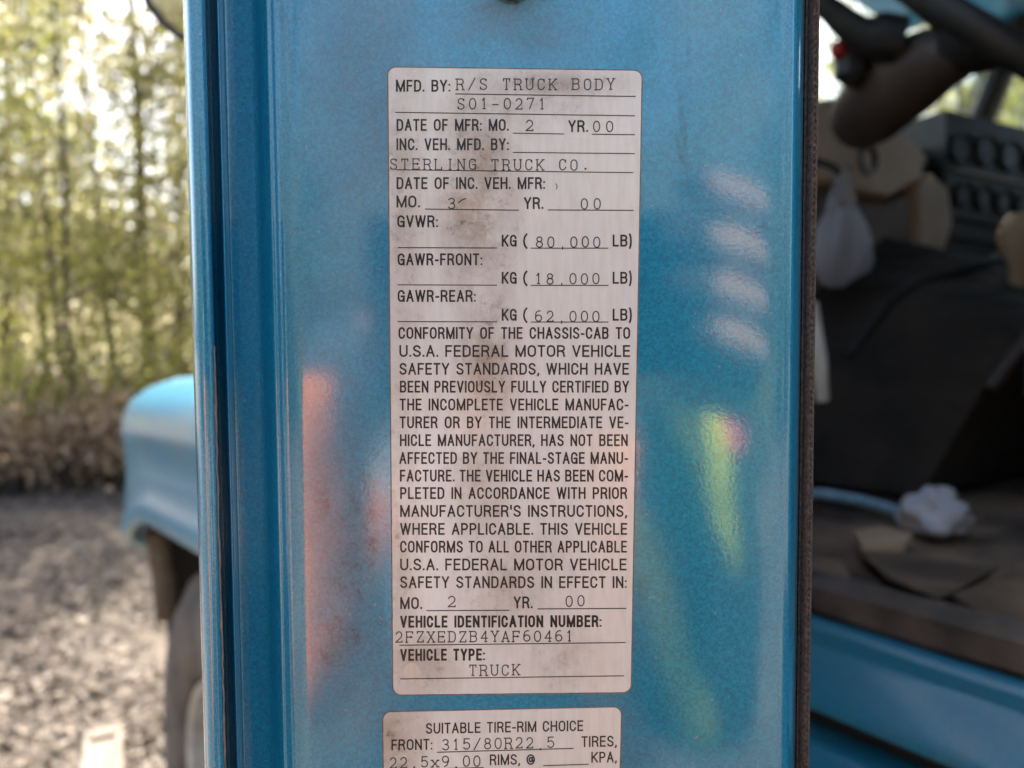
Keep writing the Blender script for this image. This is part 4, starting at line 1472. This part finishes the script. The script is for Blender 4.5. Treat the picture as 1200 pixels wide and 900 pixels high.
tag(o, 'hazy mass of leaves and trunks deeper in the woodland', 'woodland', kind='stuff')

M['leaf_dark'] = leaf_mat('darkened_leaf', (0.05, 0.06, 0.02), (0.12, 0.12, 0.05), .3)  # dark leaves for the wood added behind the camera, to deepen door reflections
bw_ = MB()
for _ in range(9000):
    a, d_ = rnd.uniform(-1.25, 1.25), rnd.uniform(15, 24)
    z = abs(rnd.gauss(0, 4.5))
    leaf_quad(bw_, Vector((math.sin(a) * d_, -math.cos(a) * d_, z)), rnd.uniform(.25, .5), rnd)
o = bw_.build('added_wood_mass', 'leaf_dark', smooth=False)
tag(o, 'dark leafy mass added behind the camera to darken reflections in the door', 'woodland', kind='stuff')

# leaf litter on the clearing floor
lt = MB()
for _ in range(46000):
    d_ = 2.4 + 13.0 * rnd.random() ** 1.2
    x = (rnd.uniform(-160, 420) - 600) / F * d_ if rnd.random() < .72 else rnd.uniform(-7, 7)
    if math.sin(x * 2.3 + 1.7 * math.sin(d_ * 1.9)) + math.sin(d_ * 3.1 + x) + rnd.uniform(-1, 1) < -.7:
        continue
    z = gh(x, d_) + .012
    e = Euler((rnd.gauss(0, .45), rnd.gauss(0, .45), rnd.uniform(0, 6.28))).to_matrix()
    L = rnd.uniform(.008, .032) * (1.9 if rnd.random() < .08 else 1)
    W_ = L * rnd.uniform(.4, .7)
    p = Vector((x, d_, z + rnd.random() * .02))
    lt.add([p + e @ Vector(q) for q in ((-L, 0, 0), (0, -W_, .2 * L), (L, 0, 0), (0, W_, .2 * L))], [(0, 1, 2, 3)])
M['litter'] = leaf_mat('fallen_leaf', (0.10, 0.08, 0.064), (0.28, 0.235, 0.19), .12, 0.95)
o = lt.build('leaf_litter', 'litter', smooth=False)
tag(o, 'dry tan leaves strewn over the ground of the clearing', 'leaves', kind='stuff')

# pale board on the ground, black pipe, fallen branch
bp = on_ground(118, 882)
bd = MB()
bd.box((-.07, -.42, .0), (.07, .16, .035), ch=.004)
bd.box((-.045, .02, .036), (.05, .12, .052), ch=.004)
o = bd.build('board', 'pale_wood')
o.location = (bp.x + .01, bp.y, .008)
o.rotation_euler = (0, 0, R(27))
tag(o, 'short pale weathered board lying on the leafy ground near the wheel', 'board')
pp = on_ground(24, 582)
pi_ = MB()
pi_.tube([(0, 0, .10), (-.3, .02, .10), (-.9, .1, .10), (-1.6, .35, .10)], .085, 16, caps=False)
for i in range(34):
    t = i / 34
    c_ = Vector((-1.5 * t, .25 * t * t, .10))
    pi_.tube([c_ + Vector((.012, 0, 0)), c_ - Vector((.012, 0, 0))], .094, 16)
o = pi_.build('drain_pipe', 'black_plastic')
o.location = (pp.x, pp.y, gh(pp.x, pp.y) - .01)
tag(o, 'black ribbed plastic pipe lying by the dry shrubs', 'pipe')
fb = MB()
p0, p1 = at_y(-60, 520, 8.8), at_y(145, 476, 8.8)
g0 = Vector((p0.x - .9, 8.8, gh(p0.x - .9, 8.8)))
g1 = Vector((p1.x + .5, 8.9, gh(p1.x + .5, 8.9)))
fb.tube(spline([g0, p0, (p0 + p1) / 2 + Vector((0, 0, .05)), p1, p1 + Vector((.35, .03, -.25)), g1], 4), .035, 8)
o = fb.build('fallen_branch', 'bark')
tag(o, 'bare fallen branch arching across the dry shrubs', 'branch')

# ------------------------------------------------------------------ photographer (seen only as a reflection in the paint)
def skin(name, chains, mat, parent, sub=2):
    """chains: list of lists of (x, y, z, rx, ry); points that coincide are welded"""
    me = bpy.data.meshes.new(name)
    vs_, ed, rr, idx = [], [], [], {}
    for c in chains:
        prev = None
        for (x, y, z, rx, ry) in c:
            key = (round(x, 4), round(y, 4), round(z, 4))
            if key not in idx:
                idx[key] = len(vs_)
                vs_.append((x, y, z))
                rr.append((rx, ry))
            i = idx[key]
            if prev is not None and prev != i:
                ed.append((prev, i))
            prev = i
    me.from_pydata(vs_, ed, [])
    me.materials.append(M[mat] if isinstance(mat, str) else mat)
    o = bpy.data.objects.new(name, me)
    C.objects.link(o)
    o.parent = parent
    md = o.modifiers.new('skin', 'SKIN')
    md.use_smooth_shade = True
    if not me.skin_vertices:
        me.attributes  # layer is created with the modifier
    for i, s in enumerate(me.skin_vertices[0].data if me.skin_vertices else []):
        s.radius = rr[i]
        s.use_root = (i == 0)
    ms = o.modifiers.new('smooth', 'SUBSURF')
    ms.levels = ms.render_levels = sub
    return o
M['skin'] = simple('skin', (0.55, 0.36, 0.27), (0.48, 0.30, 0.22), 30, 0.5, bmp=0.1)
def vest_mat():
    m, t, b = nt('vest_panels_set_for_reflection')
    tc = N(t, 'ShaderNodeTexCoord')
    sx = N(t, 'ShaderNodeSeparateXYZ')
    t.links.new(tc.outputs['Object'], sx.inputs[0])
    r = ramp(t, mth(t, 'ADD', sx.outputs[0], 0.5), [(0.0, (1.0, .32, .07)), (0.335, (1.0, .32, .07)), (0.34, (.22, .24, .27)), (0.57, (.22, .24, .27)), (0.575, (1.0, .32, .07))])  # grey centre and orange edges set to steer the colour mirrored in the door
    t.links.new(r.outputs[0], b.inputs['Base Color'])
    b.inputs['Roughness'].default_value = .75
    n = noise(t, 25, 3)
    bump(t, b, n.outputs[0], .5, .02)
    return m
M['jacket'] = vest_mat()
M['sleeve_r'] = sleeve_mat('reflection_patch_sleeve_right', 1)
M['sleeve_l'] = sleeve_mat('reflection_patch_sleeve_left', -1)
M['denim'] = simple('blue_jeans', (0.05, 0.07, 0.12), (0.08, 0.10, 0.16), 60, 0.85)
M['hair'] = simple('brown_hair', (0.05, 0.032, 0.02), (0.03, 0.02, 0.013), 120, 0.7, bmp=0.6)
M['white_eye'] = simple('eye', (0.75, 0.74, 0.72), (0.7, 0.7, 0.68), 10, 0.3, bmp=0)
PE = empty('person', (0, -.62, 0))
tag(PE, 'person in orange and lime safety jacket holding up a phone, mirrored in the paint', 'person')
def pj(x, y, z, rx, ry=None):
    if y < -.40:
        y += .14
    return (x, y + .62, z, rx, rx if ry is None else ry)
pel, ch_, nk = pj(0, -.60, .98, .13, .10), pj(0, -.60, 1.30, .15, .11), pj(0, -.60, 1.46, .06)
chains = [[pel, pj(0, -.60, 1.14, .13, .095), ch_, pj(0, -.60, 1.41, .10, .08), nk, pj(0, -.585, 1.55, .055), pj(0, -.575, 1.63, .075, .09), pj(0, -.58, 1.71, .08, .095), pj(0, -.585, 1.77, .055, .065)],
          [pj(0, -.575, 1.63, .075, .09), pj(0, -.485, 1.645, .018), pj(0, -.465, 1.635, .012)]]
HANDS = {1: ((.134, -.058, 1.606), (.104, -.050, 1.570), (.124, -.135, 1.345)), -1: ((-.036, -.104, 1.617), (-.122, -.092, 1.578), (-.160, -.17, 1.34))}
for s in (1, -1):
    shd = pj(s * .19, -.60, 1.42, .06)
    hnd, wr, el = HANDS[s]
    chains.append([pj(0, -.60, 1.41, .10, .08), shd, pj(*el, .042), pj((el[0] + wr[0]) / 2, (el[1] + wr[1]) / 2, (el[2] + wr[2]) / 2, .038), pj(*wr, .027, .022), pj(*hnd, .034, .018)])
    chains.append([pel, pj(s * .10, -.60, .90, .095), pj(s * .11, -.585, .50, .062), pj(s * .11, -.61, .12, .042), pj(s * .115, -.60, .05, .04), pj(s * .125, -.50, .03, .03)])
    chains.append([pj(0, -.575, 1.63, .075, .09), pj(s * .085, -.585, 1.65, .014)])
BODY = skin('body', chains, 'skin', PE)
fingers = []
for s in (1, -1):
    hx, hy, hz = HANDS[s][0]
    for k in range(4):
        if s < 0:                      # left hand taps the screen from behind
            fz = (1.640, 1.624, 1.608, 1.592)[k]
            tip = (-.030, -.048, -.052, -.056)[k]
            fingers.append([pj(hx, hy, hz + (fz - hz) * .4, .012), pj(hx + .018, hy + .004, fz, .0095), pj(hx + .040, hy + .018, fz + .002, .009), pj(hx + .050, (hy + tip) / 2, fz + .002, .0085), pj(hx + .046, tip, fz, .0075)])
            continue
        fz = (1.676, 1.651, 1.626, 1.602)[k]
        ln = (.046, .052, .048, .036)[k]
        xk = hx + s * .002
        fingers.append([pj(hx, hy + .01, hz + (fz - hz) * .4, .012), pj(xk + s * .004, -.032, fz - .012, .0105), pj(xk - s * .006, -.0135, fz - .008, .0105), pj(xk - s * (.008 + ln * .55), -.0095, fz + .002, .010), pj(xk - s * (.008 + ln), -.0105, fz + .007, .0085)])
    if s < 0:
        fingers.append([pj(hx, hy, hz - .004, .014), pj(hx + .014, hy + .012, hz - .024, .012), pj(hx + .030, hy + .026, hz - .022, .010), pj(hx + .042, hy + .034, hz - .016, .0085)])
        continue
    fingers.append([pj(hx, hy - .004, hz + .006, .014), pj(hx - s * .004, -.068, hz + .030, .012), pj(hx - s * .026, -.052, hz + .045, .010), pj(hx - s * .044, -.046, hz + .050, .0085)])
for f in fingers:
    skin('finger', [f], 'skin', BODY, 1)
jk = [[pj(0, -.60, .80, .185, .15), pj(0, -.60, .98, .18, .14), pj(0, -.60, 1.10, .17, .13), pj(0, -.60, 1.28, .18, .135), pj(0, -.60, 1.41, .14, .11), pj(0, -.60, 1.50, .075, .08)]]
jk += [[pj(0, -.60, 1.41, .14, .11), pj(s * .19, -.60, 1.425, .085)] for s in (1, -1)]
skin('jacket', jk, 'jacket', PE)
for s in (1, -1):
    hnd, wr, el = HANDS[s]
    wr2 = tuple(w * 1.03 - e_ * .03 for w, e_ in zip(wr, el)) if s > 0 else tuple(w * .4 + h_ * .6 for w, h_ in zip(wr, hnd))
    skin('sleeve', [[pj(s * .165, -.60, 1.42, .075), pj(s * .20, -.52, 1.395, .07), pj(*el, .050), pj((el[0] + wr[0]) / 2, (el[1] + wr[1]) / 2, (el[2] + wr[2]) / 2, .044)] + ([] if s > 0 else [pj(*wr, .042)]) + [pj(*wr2, .036 if s > 0 else .043)]], 'sleeve_r' if s > 0 else 'sleeve_l', PE)
tr = [[pj(0, -.60, 1.05, .155, .12), pj(0, -.60, .93, .15, .12)]]
for s in (1, -1):
    tr.append([pj(0, -.60, .93, .15, .12), pj(s * .10, -.60, .86, .105), pj(s * .11, -.585, .50, .078), pj(s * .11, -.61, .11, .066)])
skin('trousers', tr, 'denim', PE)
for s in (1, -1):
    skin('boot', [[pj(s * .11, -.615, .12, .055), pj(s * .115, -.61, .055, .052), pj(s * .12, -.54, .045, .045), pj(s * .128, -.45, .038, .036)]], 'rubber', PE)
hr = MB()
rows = []
for i in range(9):
    th = math.pi * .56 * i / 8
    rows.append([(.096 * math.sin(th) * math.cos(a), .162 + .113 * math.sin(th) * math.sin(a) - (.012 if math.sin(a) > .3 and i > 5 else 0), 1.715 + .108 * math.cos(th) + (.055 if math.sin(a) > .2 and i > 5 else 0) * (i - 5) / 3) for a in [2 * math.pi * k / 28 for k in range(28)]])
hr.grid(rows, closed=True)
hr.build('hair', 'hair', PE, auto=0)
for s in (1, -1):
    MB().lathe([(.012 * math.sin(math.pi * i / 8) + .0001, .012 * math.cos(math.pi * i / 8)) for i in range(9)], 14, Matrix.Translation((s * .034, .262, 1.672))).build('eye', 'white_eye', PE)
# the phone
ph = MB()
ph.box((-.076, -.022, 1.583), (.112, -.0135, 1.668), ch=.004)
PH = ph.build('phone', 'black_plastic')
tag(PH, 'black smartphone held sideways in both hands of the person', 'phone')
MB().lathe([(.006, 0), (.0075, .001), (.009, 0)], 20, Matrix.Translation((0, -.0133, 1.6)) @ Matrix.Rotation(-math.pi / 2, 4, 'X')).build('lens_ring', 'chrome', PH)
